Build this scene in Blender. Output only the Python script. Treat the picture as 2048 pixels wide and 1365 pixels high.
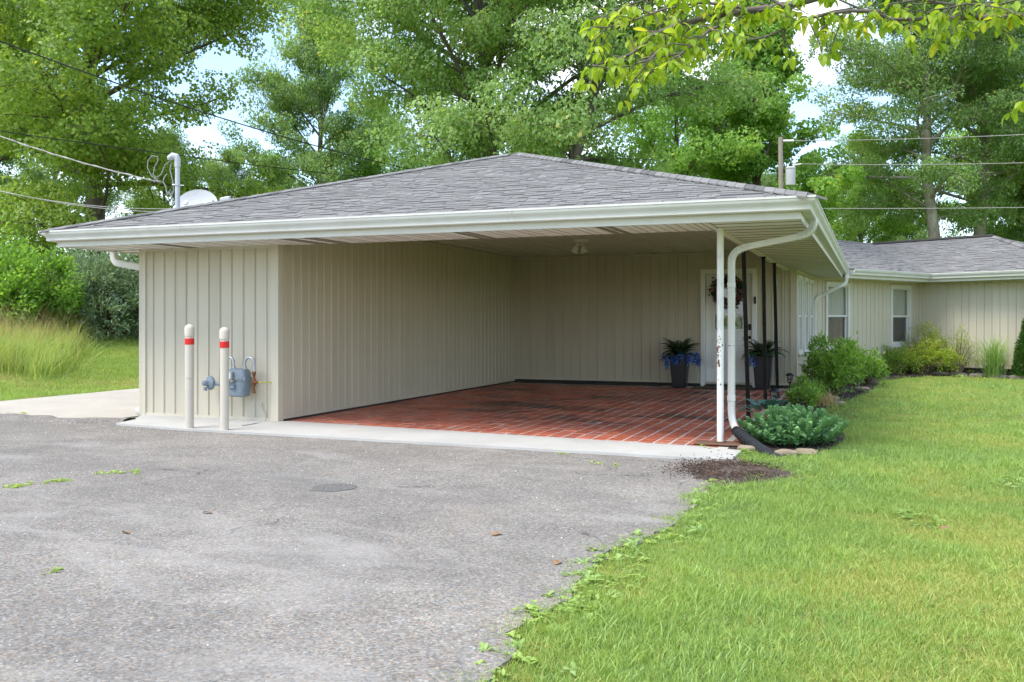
import bpy, bmesh, math, random
import numpy as np
from mathutils import Matrix, Vector

for o in list(bpy.data.objects):
    bpy.data.objects.remove(o, do_unlink=True)
SC = bpy.context.scene
COL = SC.collection
R = math.radians
rnd = random.Random(7)

# ------------------------------------------------------------------ camera
CAMX, CAMY, EYE, YAW, FPX, HOR = 6.5972, -9.2886, 1.2, 0.3705, 1859.66, 641.95
cd = bpy.data.cameras.new('camera')
cam = bpy.data.objects.new('camera', cd)
COL.objects.link(cam)
cam.location = (CAMX, CAMY, EYE)
cam.rotation_euler = (R(90), 0, YAW)
cd.sensor_width = 36
cd.lens = FPX / 2048 * 36
cd.shift_y = -(682.5 - HOR) / 2048
cd.clip_start = 0.05
cd.clip_end = 2000
SC.camera = cam

# ------------------------------------------------------------------ sky, sun, exposure
SUN_EL, SUN_AZ = R(60), R(214)          # azimuth measured from +Y clockwise (towards +X)
world = bpy.data.worlds.new('World')
SC.world = world
world.use_nodes = True
wn, wl = world.node_tree.nodes, world.node_tree.links
wn.clear()
w_out = wn.new('ShaderNodeOutputWorld')
w_bg = wn.new('ShaderNodeBackground')
w_sky = wn.new('ShaderNodeTexSky')
w_sky.sky_type = 'NISHITA'
w_sky.sun_disc = False
w_sky.sun_elevation = SUN_EL
w_sky.sun_rotation = SUN_AZ
w_sky.altitude = 300
w_sky.air_density = 1.0
w_sky.dust_density = 1.0
w_tc = wn.new('ShaderNodeTexCoord')
w_map = wn.new('ShaderNodeMapping')
w_map.inputs['Scale'].default_value = (1.0, 1.0, 2.2)
w_map.inputs['Location'].default_value = (9.3, 1.9, 9.0)
w_n = wn.new('ShaderNodeTexNoise')
w_n.inputs['Scale'].default_value = 2.6
w_n.inputs['Detail'].default_value = 8
w_n.inputs['Roughness'].default_value = 0.58
w_r = wn.new('ShaderNodeValToRGB')
w_r.color_ramp.elements[0].position = 0.45
w_r.color_ramp.elements[1].position = 0.66
w_mix = wn.new('ShaderNodeMix')
w_mix.data_type = 'RGBA'
w_mix.inputs[7].default_value = (5.7, 5.75, 5.9, 1)
wl.new(w_tc.outputs['Generated'], w_map.inputs['Vector'])
wl.new(w_map.outputs['Vector'], w_n.inputs['Vector'])
wl.new(w_n.outputs['Fac'], w_r.inputs['Fac'])
wl.new(w_r.outputs['Color'], w_mix.inputs[0])
wl.new(w_sky.outputs['Color'], w_mix.inputs[6])
wl.new(w_mix.outputs[2], w_bg.inputs['Color'])
w_bg.inputs['Strength'].default_value = 0.13
wl.new(w_bg.outputs['Background'], w_out.inputs['Surface'])

sd = bpy.data.lights.new('sun', 'SUN')
sd.energy = 1.5
sd.angle = R(30)
sd.color = (1.0, 0.96, 0.88)
sun = bpy.data.objects.new('sun', sd)
COL.objects.link(sun)
sdir = Vector((math.sin(SUN_AZ) * math.cos(SUN_EL), math.cos(SUN_AZ) * math.cos(SUN_EL), math.sin(SUN_EL)))
sun.rotation_euler = sdir.to_track_quat('Z', 'Y').to_euler()
sun.location = (0, -20, 30)

SC.view_settings.view_transform = 'Standard'
SC.view_settings.look = 'None'
SC.view_settings.gamma = 1
SC.view_settings.use_curve_mapping = False
SC.view_settings.exposure = 1.6
SC.render.engine = 'CYCLES'
SC.cycles.use_denoising = True
SC.cycles.max_bounces = 6
SC.cycles.diffuse_bounces = 4
SC.cycles.glossy_bounces = 2
SC.cycles.transmission_bounces = 4
SC.cycles.use_adaptive_sampling = True
SC.cycles.adaptive_threshold = 0.018
SC.cycles.caustics_reflective = False
SC.cycles.caustics_refractive = False
SC.cycles.transparent_max_bounces = 8

# ------------------------------------------------------------------ helpers
def lin(r, g, b):
    f = lambda v: (v / 255 / 12.92) if v / 255 <= 0.04045 else ((v / 255 + 0.055) / 1.055) ** 2.4
    return (f(r), f(g), f(b))

_c, _s = math.cos(YAW), math.sin(YAW)
def at_depth(u, v, d):
    """a point of the place d metres in front of the camera, read off the photograph"""
    r = (u - 1024) / FPX * d
    return Vector((CAMX + _c * r - _s * d, CAMY + _s * r + _c * d, EYE + (HOR - v) * d / FPX))

def ground_h(x, y):
    t = max(0.0, -6.3 - x)
    h = 0.19 * t * t / (t + 1.2)
    return 3.4 * (1 - math.exp(-h / 3.4))

WORLDM = {}
class MB:
    def __init__(s):
        s.v, s.f, s.a = [], [], []
    def add(s, vs, fs, tint=None):
        b = len(s.v)
        s.v += [tuple(p) for p in vs]
        s.f += [tuple(b + i for i in f) for f in fs]
        s.a += [tint if tint is not None else 0.5] * len(vs)
        return s
    def box(s, x0, x1, y0, y1, z0, z1, M=None, tint=None):
        vs = [Vector(p) for p in ((x0,y0,z0),(x1,y0,z0),(x1,y1,z0),(x0,y1,z0),(x0,y0,z1),(x1,y0,z1),(x1,y1,z1),(x0,y1,z1))]
        if M is not None: vs = [M @ p for p in vs]
        return s.add(vs, [(0,3,2,1),(4,5,6,7),(0,1,5,4),(1,2,6,5),(2,3,7,6),(3,0,4,7)], tint)
    def cbox(s, x0, x1, y0, y1, z0, z1, c=0.004, M=None, tint=None):
        """box with chamfered long edges"""
        vs, fs = [], []
        prof = [(x0+c,y0),(x1-c,y0),(x1,y0+c),(x1,y1-c),(x1-c,y1),(x0+c,y1),(x0,y1-c),(x0,y0+c)]
        for z, k in ((z0, c), (z0 + c, 0), (z1 - c, 0), (z1, c)):
            for (px, py) in prof:
                cx_, cy_ = (x0 + x1) / 2, (y0 + y1) / 2
                fx = 1 - (k / max(1e-6, (x1 - x0) / 2)); fy = 1 - (k / max(1e-6, (y1 - y0) / 2))
                vs.append(Vector((cx_ + (px - cx_) * fx, cy_ + (py - cy_) * fy, z)))
        for l in range(3):
            for i in range(8):
                j = (i + 1) % 8
                fs.append((l*8+i, l*8+j, l*8+8+j, l*8+8+i))
        fs.append(tuple(reversed(range(8)))); fs.append(tuple(range(24, 32)))
        if M is not None: vs = [M @ p for p in vs]
        return s.add(vs, fs, tint)
    def tube(s, pts, rad, n=8, cap=True, tint=None, squash=None):
        pts = [Vector(p) for p in pts]
        if not isinstance(rad, (list, tuple)): rad = [rad] * len(pts)
        vs, fs = [], []
        prev = None
        for i, p in enumerate(pts):
            if i == 0: t = pts[1] - p
            elif i == len(pts) - 1: t = p - pts[i-1]
            else: t = (pts[i+1] - p).normalized() + (p - pts[i-1]).normalized()
            t = t.normalized() if t.length > 1e-9 else Vector((0,0,1))
            if prev is None:
                a = Vector((0,0,1)) if abs(t.z) < 0.9 else Vector((1,0,0))
                u = t.cross(a).normalized()
            else:
                u = (prev - t * prev.dot(t))
                u = u.normalized() if u.length > 1e-6 else t.orthogonal().normalized()
            w = t.cross(u).normalized()
            prev = u
            for k in range(n):
                an = 2 * math.pi * k / n
                vs.append(p + (u * math.cos(an) + w * math.sin(an)) * rad[i])
        for i in range(len(pts) - 1):
            for k in range(n):
                j = (k + 1) % n
                fs.append((i*n+k, i*n+j, (i+1)*n+j, (i+1)*n+k))
        if cap:
            fs.append(tuple(reversed(range(n))))
            fs.append(tuple(range((len(pts)-1)*n, len(pts)*n)))
        return s.add(vs, fs, tint)
    def bar(s, pts, w, h, tint=None, c=0.25):
        """rectangular-section pipe (rounded corners) along a path; w across, h in the plane of bending"""
        pts = [Vector(p) for p in pts]
        vs, fs = [], []
        nrm = None
        for i in range(len(pts) - 2):
            k = (pts[i+1]-pts[i]).cross(pts[i+2]-pts[i+1])
            if k.length > 1e-6: nrm = k.normalized(); break
        if nrm is None: nrm = (pts[1]-pts[0]).orthogonal().normalized()
        prof = [(-.5+c*.5,-.5),(.5-c*.5,-.5),(.5,-.5+c*.5),(.5,.5-c*.5),(.5-c*.5,.5),(-.5+c*.5,.5),(-.5,.5-c*.5),(-.5,-.5+c*.5)]
        n = 8
        for i, p in enumerate(pts):
            if i == 0: t = (pts[1]-p).normalized()
            elif i == len(pts)-1: t = (p-pts[i-1]).normalized()
            else: t = ((pts[i+1]-p).normalized() + (p-pts[i-1]).normalized()).normalized()
            b = nrm.cross(t).normalized()
            for (a_, b_) in prof: vs.append(p + nrm*a_*w + b*b_*h)
        for i in range(len(pts)-1):
            for k in range(n):
                j = (k+1) % n
                fs.append((i*n+k, i*n+j, (i+1)*n+j, (i+1)*n+k))
        fs.append(tuple(reversed(range(n)))); fs.append(tuple(range((len(pts)-1)*n, len(pts)*n)))
        return s.add(vs, fs, tint)
    def lathe(s, prof, n=20, M=None, tint=None):
        vs, fs = [], []
        for (r, z) in prof:
            for k in range(n):
                an = 2*math.pi*k/n
                vs.append(Vector((r*math.cos(an), r*math.sin(an), z)))
        for i in range(len(prof)-1):
            for k in range(n):
                j = (k+1) % n
                fs.append((i*n+k, i*n+j, (i+1)*n+j, (i+1)*n+k))
        if prof[0][0] > 1e-6: fs.append(tuple(reversed(range(n))))
        if prof[-1][0] > 1e-6: fs.append(tuple(range((len(prof)-1)*n, len(prof)*n)))
        if M is not None: vs = [M @ p for p in vs]
        return s.add(vs, fs, tint)
    def poly(s, pts, tint=None):
        return s.add(pts, [tuple(range(len(pts)))], tint)
    def slab(s, poly2, z0, z1, tint=None):
        n = len(poly2)
        vs = [(x, y, z0) for x, y in poly2] + [(x, y, z1) for x, y in poly2]
        fs = [tuple(reversed(range(n))), tuple(range(n, 2*n))] + [(i, (i+1) % n, n+(i+1) % n, n+i) for i in range(n)]
        return s.add(vs, fs, tint)
    def mesh(s, name, mats, smooth=False):
        me = bpy.data.meshes.new(name)
        me.from_pydata(s.v, [], s.f)
        at = me.attributes.new('tint', 'FLOAT', 'POINT')
        at.data.foreach_set('value', np.array(s.a, dtype=np.float32))
        for m in (mats if isinstance(mats, (list, tuple)) else [mats]): me.materials.append(m)
        if smooth:
            me.polygons.foreach_set('use_smooth', np.ones(len(me.polygons), dtype=bool))
            if smooth == 'auto':
                me.set_sharp_from_angle(angle=R(35))
        me.update()
        return me

def link(name, data, parent=None, M=None):
    o = bpy.data.objects.new(name, data)
    COL.objects.link(o)
    if parent is not None:
        o.parent = parent
        o.matrix_parent_inverse = WORLDM[parent.name].inverted()
    o.matrix_basis = M if M is not None else Matrix.Identity(4)
    WORLDM[o.name] = M.copy() if M is not None else Matrix.Identity(4)
    return o
def obj(name, mb, mats, parent=None, smooth=False, M=None):
    return link(name, mb.mesh(name, mats, smooth), parent, M)
def tag(o, label=None, cat=None, group=None, kind=None):
    if label: o['label'] = label
    if cat: o['category'] = cat
    if group: o['group'] = group
    if kind: o['kind'] = kind
    return o
def thing(name, loc, label, cat, group=None):
    o = link(name, None, None, Matrix.Translation(Vector(loc)))
    return tag(o, label, cat, group)
def struct(name, mb, mats, smooth=False):
    return tag(obj(name, mb, mats, None, smooth), kind='structure')
def np_mesh(name, verts, faces4, tint, mat, smooth=False):
    """quads (n,4) from numpy arrays"""
    me = bpy.data.meshes.new(name)
    nv, nf, k = len(verts), len(faces4), faces4.shape[1]
    me.vertices.add(nv); me.loops.add(nf*k); me.polygons.add(nf)
    me.vertices.foreach_set('co', verts.astype(np.float32).ravel())
    me.loops.foreach_set('vertex_index', faces4.astype(np.int32).ravel())
    me.polygons.foreach_set('loop_start', np.arange(0, nf*k, k, dtype=np.int32))
    me.polygons.foreach_set('loop_total', np.full(nf, k, dtype=np.int32))
    at = me.attributes.new('tint', 'FLOAT', 'POINT')
    at.data.foreach_set('value', tint.astype(np.float32))
    me.materials.append(mat)
    me.update(calc_edges=True)
    return me

# ------------------------------------------------------------------ materials
def mat_new(name):
    m = bpy.data.materials.new(name)
    m.use_nodes = True
    nt = m.node_tree
    nt.nodes.clear()
    out = nt.nodes.new('ShaderNodeOutputMaterial')
    p = nt.nodes.new('ShaderNodeBsdfPrincipled')
    nt.links.new(p.outputs[0], out.inputs['Surface'])
    return m, nt, p, out
def N(nt, t, **k):
    n = nt.nodes.new(t)
    for a, b in k.items(): setattr(n, a, b)
    return n
def coords(nt, scale=(1,1,1), space='Object', vary=True):
    tc = N(nt, 'ShaderNodeTexCoord')
    mp = N(nt, 'ShaderNodeMapping')
    mp.inputs['Scale'].default_value = scale
    nt.links.new(tc.outputs[space], mp.inputs['Vector'])
    if vary:
        oi = N(nt, 'ShaderNodeObjectInfo')
        mu = N(nt, 'ShaderNodeMath', operation='MULTIPLY')
        mu.inputs[1].default_value = 37.0
        nt.links.new(oi.outputs['Random'], mu.inputs[0])
        cb = N(nt, 'ShaderNodeCombineXYZ')
        nt.links.new(mu.outputs[0], cb.inputs[0]); nt.links.new(mu.outputs[0], cb.inputs[2])
        nt.links.new(cb.outputs[0], mp.inputs['Location'])
    return mp.outputs[0]
def noise(nt, vec, scale, detail=4, rough=0.55, dist=0.0):
    n = N(nt, 'ShaderNodeTexNoise')
    n.inputs['Scale'].default_value = scale
    n.inputs['Detail'].default_value = detail
    n.inputs['Roughness'].default_value = rough
    n.inputs['Distortion'].default_value = dist
    if vec is not None: nt.links.new(vec, n.inputs['Vector'])
    return n.outputs['Fac']
def ramp(nt, fac, stops):
    r = N(nt, 'ShaderNodeValToRGB')
    el = r.color_ramp.elements
    while len(el) < len(stops): el.new(0.5)
    for e, (p, c) in zip(el, stops):
        e.position = p
        e.color = (c[0], c[1], c[2], 1) if isinstance(c, (tuple, list)) else (c, c, c, 1)
    nt.links.new(fac, r.inputs['Fac'])
    return r.outputs['Color']
def mix(nt, fac, a, b, mode='MIX'):
    m = N(nt, 'ShaderNodeMix', data_type='RGBA', blend_type=mode)
    for sock, v in ((m.inputs[0], fac), (m.inputs[6], a), (m.inputs[7], b)):
        if isinstance(v, (int, float)): sock.default_value = v
        elif isinstance(v, tuple): sock.default_value = (v[0], v[1], v[2], 1)
        else: nt.links.new(v, sock)
    return m.outputs[2]
def bump(nt, p, h, strength=0.3, dist=0.01):
    b = N(nt, 'ShaderNodeBump')
    b.inputs['Strength'].default_value = strength
    b.inputs['Distance'].default_value = dist
    nt.links.new(h, b.inputs['Height'])
    nt.links.new(b.outputs[0], p.inputs['Normal'])
def mat(name, col, rough=0.6, var=0.12, scale=3.0, spec=0.4, metal=0.0, bmp=0.0, bscale=60, stretch=(1,1,1), tint=0.0, dirt=None, dirt_amt=0.0, dirt_scale=2.0):
    m, nt, p, out = mat_new(name)
    vec = coords(nt, stretch)
    n = noise(nt, vec, scale, 5)
    lo = tuple(c * (1 - var) for c in col); hi = tuple(min(1, c * (1 + var)) for c in col)
    c = ramp(nt, n, [(0.3, lo), (0.7, hi)])
    if tint:
        a = N(nt, 'ShaderNodeAttribute', attribute_name='tint')
        t = ramp(nt, a.outputs['Fac'], [(0.0, 1 - tint), (1.0, 1 + tint)])
        c = mix(nt, 1.0, c, t, 'MULTIPLY')
    if dirt:
        dn = noise(nt, vec, dirt_scale, 8, 0.65)
        df = ramp(nt, dn, [(0.5, 0.0), (0.75, dirt_amt)])
        c = mix(nt, df, c, dirt)
    nt.links.new(c, p.inputs['Base Color'])
    p.inputs['Roughness'].default_value = rough
    p.inputs['Specular IOR Level'].default_value = spec
    p.inputs['Metallic'].default_value = metal
    if bmp: bump(nt, p, noise(nt, vec, bscale, 3), bmp, 0.004)
    return m
def leaf_mat(name, stops, rough=0.5, trans=0.35, spec=0.3, var_scale=0.4):
    m, nt, p, out = mat_new(name)
    a = N(nt, 'ShaderNodeAttribute', attribute_name='tint')
    c = ramp(nt, a.outputs['Fac'], stops)
    nt.links.new(c, p.inputs['Base Color'])
    p.inputs['Roughness'].default_value = rough
    p.inputs['Specular IOR Level'].default_value = spec
    tr = N(nt, 'ShaderNodeBsdfTranslucent')
    c2 = mix(nt, 1.0, c, (1.6, 1.5, 0.85), 'MULTIPLY')
    nt.links.new(c2, tr.inputs['Color'])
    ms = N(nt, 'ShaderNodeMixShader')
    ms.inputs[0].default_value = trans
    nt.links.new(p.outputs[0], ms.inputs[1]); nt.links.new(tr.outputs[0], ms.inputs[2])
    nt.links.new(ms.outputs[0], out.inputs['Surface'])
    return m

M = {}
SID = (0.535, 0.488, 0.385)
M['siding'] = mat('siding_vinyl', SID, 0.55, 0.05, 1.2, 0.35, bmp=0.05, bscale=220, stretch=(1.6,1.6,.30), dirt=(0.33,0.30,0.22), dirt_amt=0.30, dirt_scale=1.6)
M['siding_trim'] = mat('siding_trim', (0.56, 0.512, 0.41), 0.5, 0.04, 1.2, 0.35)
M['dark_base'] = mat('dark_foundation', (0.035, 0.033, 0.03), 0.8, 0.3, 6)
M['white'] = mat('white_aluminium', (0.64, 0.63, 0.585), 0.42, 0.04, 2, 0.45, dirt=(0.42,0.40,0.30), dirt_amt=0.30, dirt_scale=3.5)
M['white_soffit'] = mat('white_soffit', (0.78, 0.755, 0.69), 0.55, 0.03, 2, 0.35, dirt=(0.45,0.42,0.34), dirt_amt=0.25, dirt_scale=4)
M['vent'] = mat('soffit_vent', (0.25, 0.23, 0.20), 0.7, 0.1, 30)
M['white_door'] = mat('door_paint', (0.78, 0.78, 0.76), 0.4, 0.02, 2, 0.45)
M['white_post'] = mat('post_paint', (0.78, 0.77, 0.74), 0.45, 0.04, 6, 0.45, dirt=(0.30,0.24,0.16), dirt_amt=0.35, dirt_scale=9)
M['rust'] = mat('rust', (0.16, 0.07, 0.03), 0.9, 0.5, 40)
M['black_iron'] = mat('black_iron', (0.006, 0.006, 0.007), 0.5, 0.3, 20, 0.2, dirt=(0.13,0.10,0.07), dirt_amt=0.35, dirt_scale=34)
M['black'] = mat('black_plastic', (0.012, 0.012, 0.013), 0.45, 0.2, 10, 0.4)
M['planter'] = mat('planter_black', (0.014, 0.015, 0.018), 0.38, 0.2, 6, 0.45)
M['galv'] = mat('galvanised', (0.42, 0.44, 0.46), 0.42, 0.15, 14, 0.5, 0.7)
M['grey_pvc'] = mat('grey_pipe', (0.46, 0.48, 0.50), 0.5, 0.06, 5)
M['dish'] = mat('dish_grey', (0.50, 0.51, 0.53), 0.5, 0.04, 5)
M['dish_text'] = mat('dish_print', (0.66, 0.67, 0.69), 0.5, 0.03, 5)
M['meter'] = mat('meter_blue_grey', (0.17, 0.215, 0.26), 0.5, 0.12, 8, 0.4, dirt=(0.25,0.24,0.22), dirt_amt=0.3, dirt_scale=14)
M['bollard'] = mat('bollard_cream', (0.55, 0.50, 0.42), 0.45, 0.03, 3, 0.4, dirt=(0.40,0.35,0.27), dirt_amt=0.25, dirt_scale=6)
M['red'] = mat('reflective_red', (0.62, 0.015, 0.015), 0.35, 0.08, 20)
M['yellow_tube'] = mat('yellow_tube', (0.50, 0.48, 0.10), 0.5, 0.1, 10)
M['cable'] = mat('cable_grey', (0.30, 0.29, 0.27), 0.6, 0.25, 30)
M['cable_black'] = mat('cable_black', (0.02, 0.02, 0.022), 0.6, 0.2, 10)
M['wood_pole'] = mat('wood_pole', (0.30, 0.26, 0.22), 0.85, 0.2, 4, stretch=(6,6,.5))
M['wood_board'] = mat('edge_board', (0.17, 0.095, 0.06), 0.85, 0.3, 5, stretch=(1,6,6), bmp=0.4)
M['mat_coir'] = mat('coir_mat', (0.16, 0.115, 0.055), 0.95, 0.35, 60)
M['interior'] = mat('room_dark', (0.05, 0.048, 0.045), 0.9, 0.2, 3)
M['curtain'] = mat('curtain', (0.78, 0.73, 0.62), 0.9, 0.06, 3)
M['grey_stone'] = mat('grey_edging_stone', (0.15, 0.135, 0.115), 0.9, 0.3, 8, bmp=0.5, bscale=25)
M['hose'] = mat('corrugated_plastic', (0.030, 0.031, 0.034), 0.36, 0.2, 10, 0.5)
M['ceiling'] = mat('carport_ceiling', (0.62, 0.60, 0.52), 0.55, 0.04, 2, 0.35)
M['tan_stone'] = mat('edging_stone', (0.30, 0.235, 0.17), 0.85, 0.2, 8, bmp=0.5, bscale=25)
M['mulch'] = mat('mulch', (0.045, 0.034, 0.028), 0.95, 0.5, 30, bmp=0.9, bscale=50)
M['soil'] = mat('bare_soil', (0.085, 0.064, 0.05), 0.95, 0.45, 14, bmp=0.8, bscale=60)
M['pot_soil'] = mat('potting_soil', (0.03, 0.022, 0.016), 0.95, 0.4, 30)
M['bark'] = mat('tree_bark', (0.13, 0.11, 0.09), 0.9, 0.35, 5, bmp=0.7, bscale=18, stretch=(1,1,.35))
M['bark_pale'] = mat('pale_bark', (0.30, 0.275, 0.235), 0.9, 0.35, 3, bmp=0.6, bscale=14, stretch=(1,1,.5), dirt=(0.10,0.09,0.07), dirt_amt=0.7, dirt_scale=5)
M['twig'] = mat('twig', (0.12, 0.09, 0.065), 0.85, 0.3, 10)

# glass: dark, glossy, a little see-through
def glass():
    m, nt, p, out = mat_new('window_glass')
    g = N(nt, 'ShaderNodeBsdfGlossy'); g.inputs['Roughness'].default_value = 0.03
    g.inputs['Color'].default_value = (0.9, 0.95, 1, 1)
    t = N(nt, 'ShaderNodeBsdfTransparent'); t.inputs['Color'].default_value = (0.85, 0.87, 0.86, 1)
    lw = N(nt, 'ShaderNodeLayerWeight'); lw.inputs['Blend'].default_value = 0.5
    pw_ = N(nt, 'ShaderNodeMath', operation='POWER'); pw_.inputs[1].default_value = 3.0
    nt.links.new(lw.outputs['Facing'], pw_.inputs[0])
    fr = N(nt, 'ShaderNodeMath', operation='MULTIPLY_ADD'); fr.inputs[1].default_value = 0.7; fr.inputs[2].default_value = 0.06
    nt.links.new(pw_.outputs[0], fr.inputs[0])
    ms = N(nt, 'ShaderNodeMixShader')
    nt.links.new(fr.outputs[0], ms.inputs[0]); nt.links.new(t.outputs[0], ms.inputs[1]); nt.links.new(g.outputs[0], ms.inputs[2])
    nt.links.new(ms.outputs[0], out.inputs['Surface'])
    return m
M['glass'] = glass()

def shingle_mat():
    m, nt, p, out = mat_new('asphalt_shingle')
    vec = coords(nt, (1,1,1), 'Object', True)
    a = N(nt, 'ShaderNodeAttribute', attribute_name='tint')
    c = ramp(nt, a.outputs['Fac'], [(0.0, (0.075,0.073,0.072)), (0.35, (0.165,0.162,0.158)), (0.75, (0.215,0.210,0.203)), (0.93, (0.24,0.233,0.222)), (1.0, (0.24,0.20,0.17))])
    n = noise(nt, vec, 130, 3, 0.7)
    c = mix(nt, 1.0, c, ramp(nt, n, [(0.3, 0.72), (0.7, 1.25)]), 'MULTIPLY')
    n2 = noise(nt, vec, 1.1, 4)
    c = mix(nt, 1.0, c, ramp(nt, n2, [(0.3, 0.9), (0.7, 1.08)]), 'MULTIPLY')
    nt.links.new(c, p.inputs['Base Color'])
    p.inputs['Roughness'].default_value = 0.9
    p.inputs['Specular IOR Level'].default_value = 0.25
    bump(nt, p, n, 0.5, 0.003)
    return m
M['shingle'] = shingle_mat()

def asphalt_mat():
    m, nt, p, out = mat_new('old_asphalt')
    vec = coords(nt, (1,1,1), 'Object', False)
    big = noise(nt, vec, 0.45, 5, 0.6, 0.3)
    mid = noise(nt, vec, 3.0, 5, 0.6)
    base = ramp(nt, big, [(0.3, (0.182,0.170,0.151)), (0.5, (0.22,0.205,0.182)), (0.72, (0.275,0.254,0.222))])
    base = mix(nt, 1.0, base, ramp(nt, mid, [(0.3, 0.86), (0.7, 1.12)]), 'MULTIPLY')
    # aggregate
    v = N(nt, 'ShaderNodeTexVoronoi'); v.inputs['Scale'].default_value = 95
    nt.links.new(vec, v.inputs['Vector'])
    sep = N(nt, 'ShaderNodeSeparateColor'); nt.links.new(v.outputs['Color'], sep.inputs[0])
    ag = ramp(nt, sep.outputs[0], [(0.0, 0.5), (0.35, 0.86), (0.7, 1.08), (0.93, 1.35), (1.0, 1.8)])
    base = mix(nt, 0.85, base, ag, 'MULTIPLY')
    hue = ramp(nt, sep.outputs[1], [(0.0, (0.9,0.97,1.08)), (0.6, (1,1,1)), (0.85, (1.1,0.98,0.88)), (1.0, (1.15,0.92,0.8))])
    base = mix(nt, 0.8, base, hue, 'MULTIPLY')
    fine = noise(nt, vec, 320, 2, 0.7)
    base = mix(nt, 1.0, base, ramp(nt, fine, [(0.25, 0.6), (0.5, 1.0), (0.75, 1.3)]), 'MULTIPLY')
    # cracks
    dn = N(nt, 'ShaderNodeTexNoise'); dn.inputs['Scale'].default_value = 1.4; dn.inputs['Detail'].default_value = 6
    nt.links.new(vec, dn.inputs['Vector'])
    add = N(nt, 'ShaderNodeMix', data_type='RGBA', blend_type='ADD'); add.inputs[0].default_value = 0.9
    nt.links.new(vec, add.inputs[6]); nt.links.new(dn.outputs['Color'], add.inputs[7])
    ve = N(nt, 'ShaderNodeTexVoronoi', feature='DISTANCE_TO_EDGE'); ve.inputs['Scale'].default_value = 0.42
    nt.links.new(add.outputs[2], ve.inputs['Vector'])
    cr = ramp(nt, ve.outputs['Distance'], [(0.0, 0.9), (0.002, 0.6), (0.0042, 0.0)])
    msk = ramp(nt, noise(nt, vec, 0.8, 4), [(0.53, 0.0), (0.60, 1.0)])
    crk = mix(nt, 1.0, cr, msk, 'MULTIPLY')
    base = mix(nt, crk, base, (0.05, 0.045, 0.04))
    # old tyre-polished streaks and pale dusty swirls
    ms = N(nt, 'ShaderNodeMapping'); ms.inputs['Scale'].default_value = (0.55, 1.5, 1); ms.inputs['Rotation'].default_value = (0, 0, 0.25)
    nt.links.new(vec, ms.inputs['Vector'])
    base = mix(nt, ramp(nt, noise(nt, ms.outputs[0], 0.9, 6, 0.6, 1.2), [(0.56, 0.0), (0.70, 0.45)]), base, (0.36, 0.34, 0.315))
    base = mix(nt, ramp(nt, noise(nt, ms.outputs[0], 0.55, 5, 0.6, 0.8), [(0.57, 0.0), (0.72, 0.5)]), base, (0.12, 0.117, 0.115))
    # brown dust and moss blotches near edges
    du = ramp(nt, noise(nt, vec, 0.9, 7, 0.65), [(0.60, 0.0), (0.74, 0.55)])
    base = mix(nt, du, base, (0.24, 0.205, 0.16))
    nt.links.new(base, p.inputs['Base Color'])
    p.inputs['Roughness'].default_value = 0.88
    p.inputs['Specular IOR Level'].default_value = 0.3
    h = mix(nt, 0.5, sep.outputs[0], fine)
    h2 = mix(nt, crk, h, (0, 0, 0))
    bump(nt, p, h2, 0.55, 0.006)
    return m
M['asphalt'] = asphalt_mat()

def concrete_mat(name, col, stain):
    m, nt, p, out = mat_new(name)
    vec = coords(nt, (1,1,1), 'Object', False)
    c = ramp(nt, noise(nt, vec, 1.2, 6, 0.6), [(0.3, tuple(x*0.88 for x in col)), (0.7, tuple(x*1.08 for x in col))])
    c = mix(nt, 1.0, c, ramp(nt, noise(nt, vec, 160, 3, 0.7), [(0.3, 0.85), (0.7, 1.12)]), 'MULTIPLY')
    st = ramp(nt, noise(nt, vec, 2.5, 8, 0.7), [(0.56, 0.0), (0.75, 0.5)])
    c = mix(nt, st, c, stain)
    nt.links.new(c, p.inputs['Base Color'])
    p.inputs['Roughness'].default_value = 0.85
    bump(nt, p, noise(nt, vec, 120, 3, 0.7), 0.3, 0.003)
    return m
M['groove'] = mat('soffit_groove', (0.26, 0.24, 0.19), 0.8, 0.2, 10)  # dark tone painting the shade of the soffit panel lines
M['concrete'] = concrete_mat('apron_concrete', (0.44, 0.43, 0.405), (0.36, 0.33, 0.28))
M['concrete_old'] = concrete_mat('pad_concrete', (0.43, 0.39, 0.335), (0.30, 0.26, 0.20))
M['mortar'] = concrete_mat('mortar', (0.60, 0.53, 0.47), (0.24, 0.19, 0.15))

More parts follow.
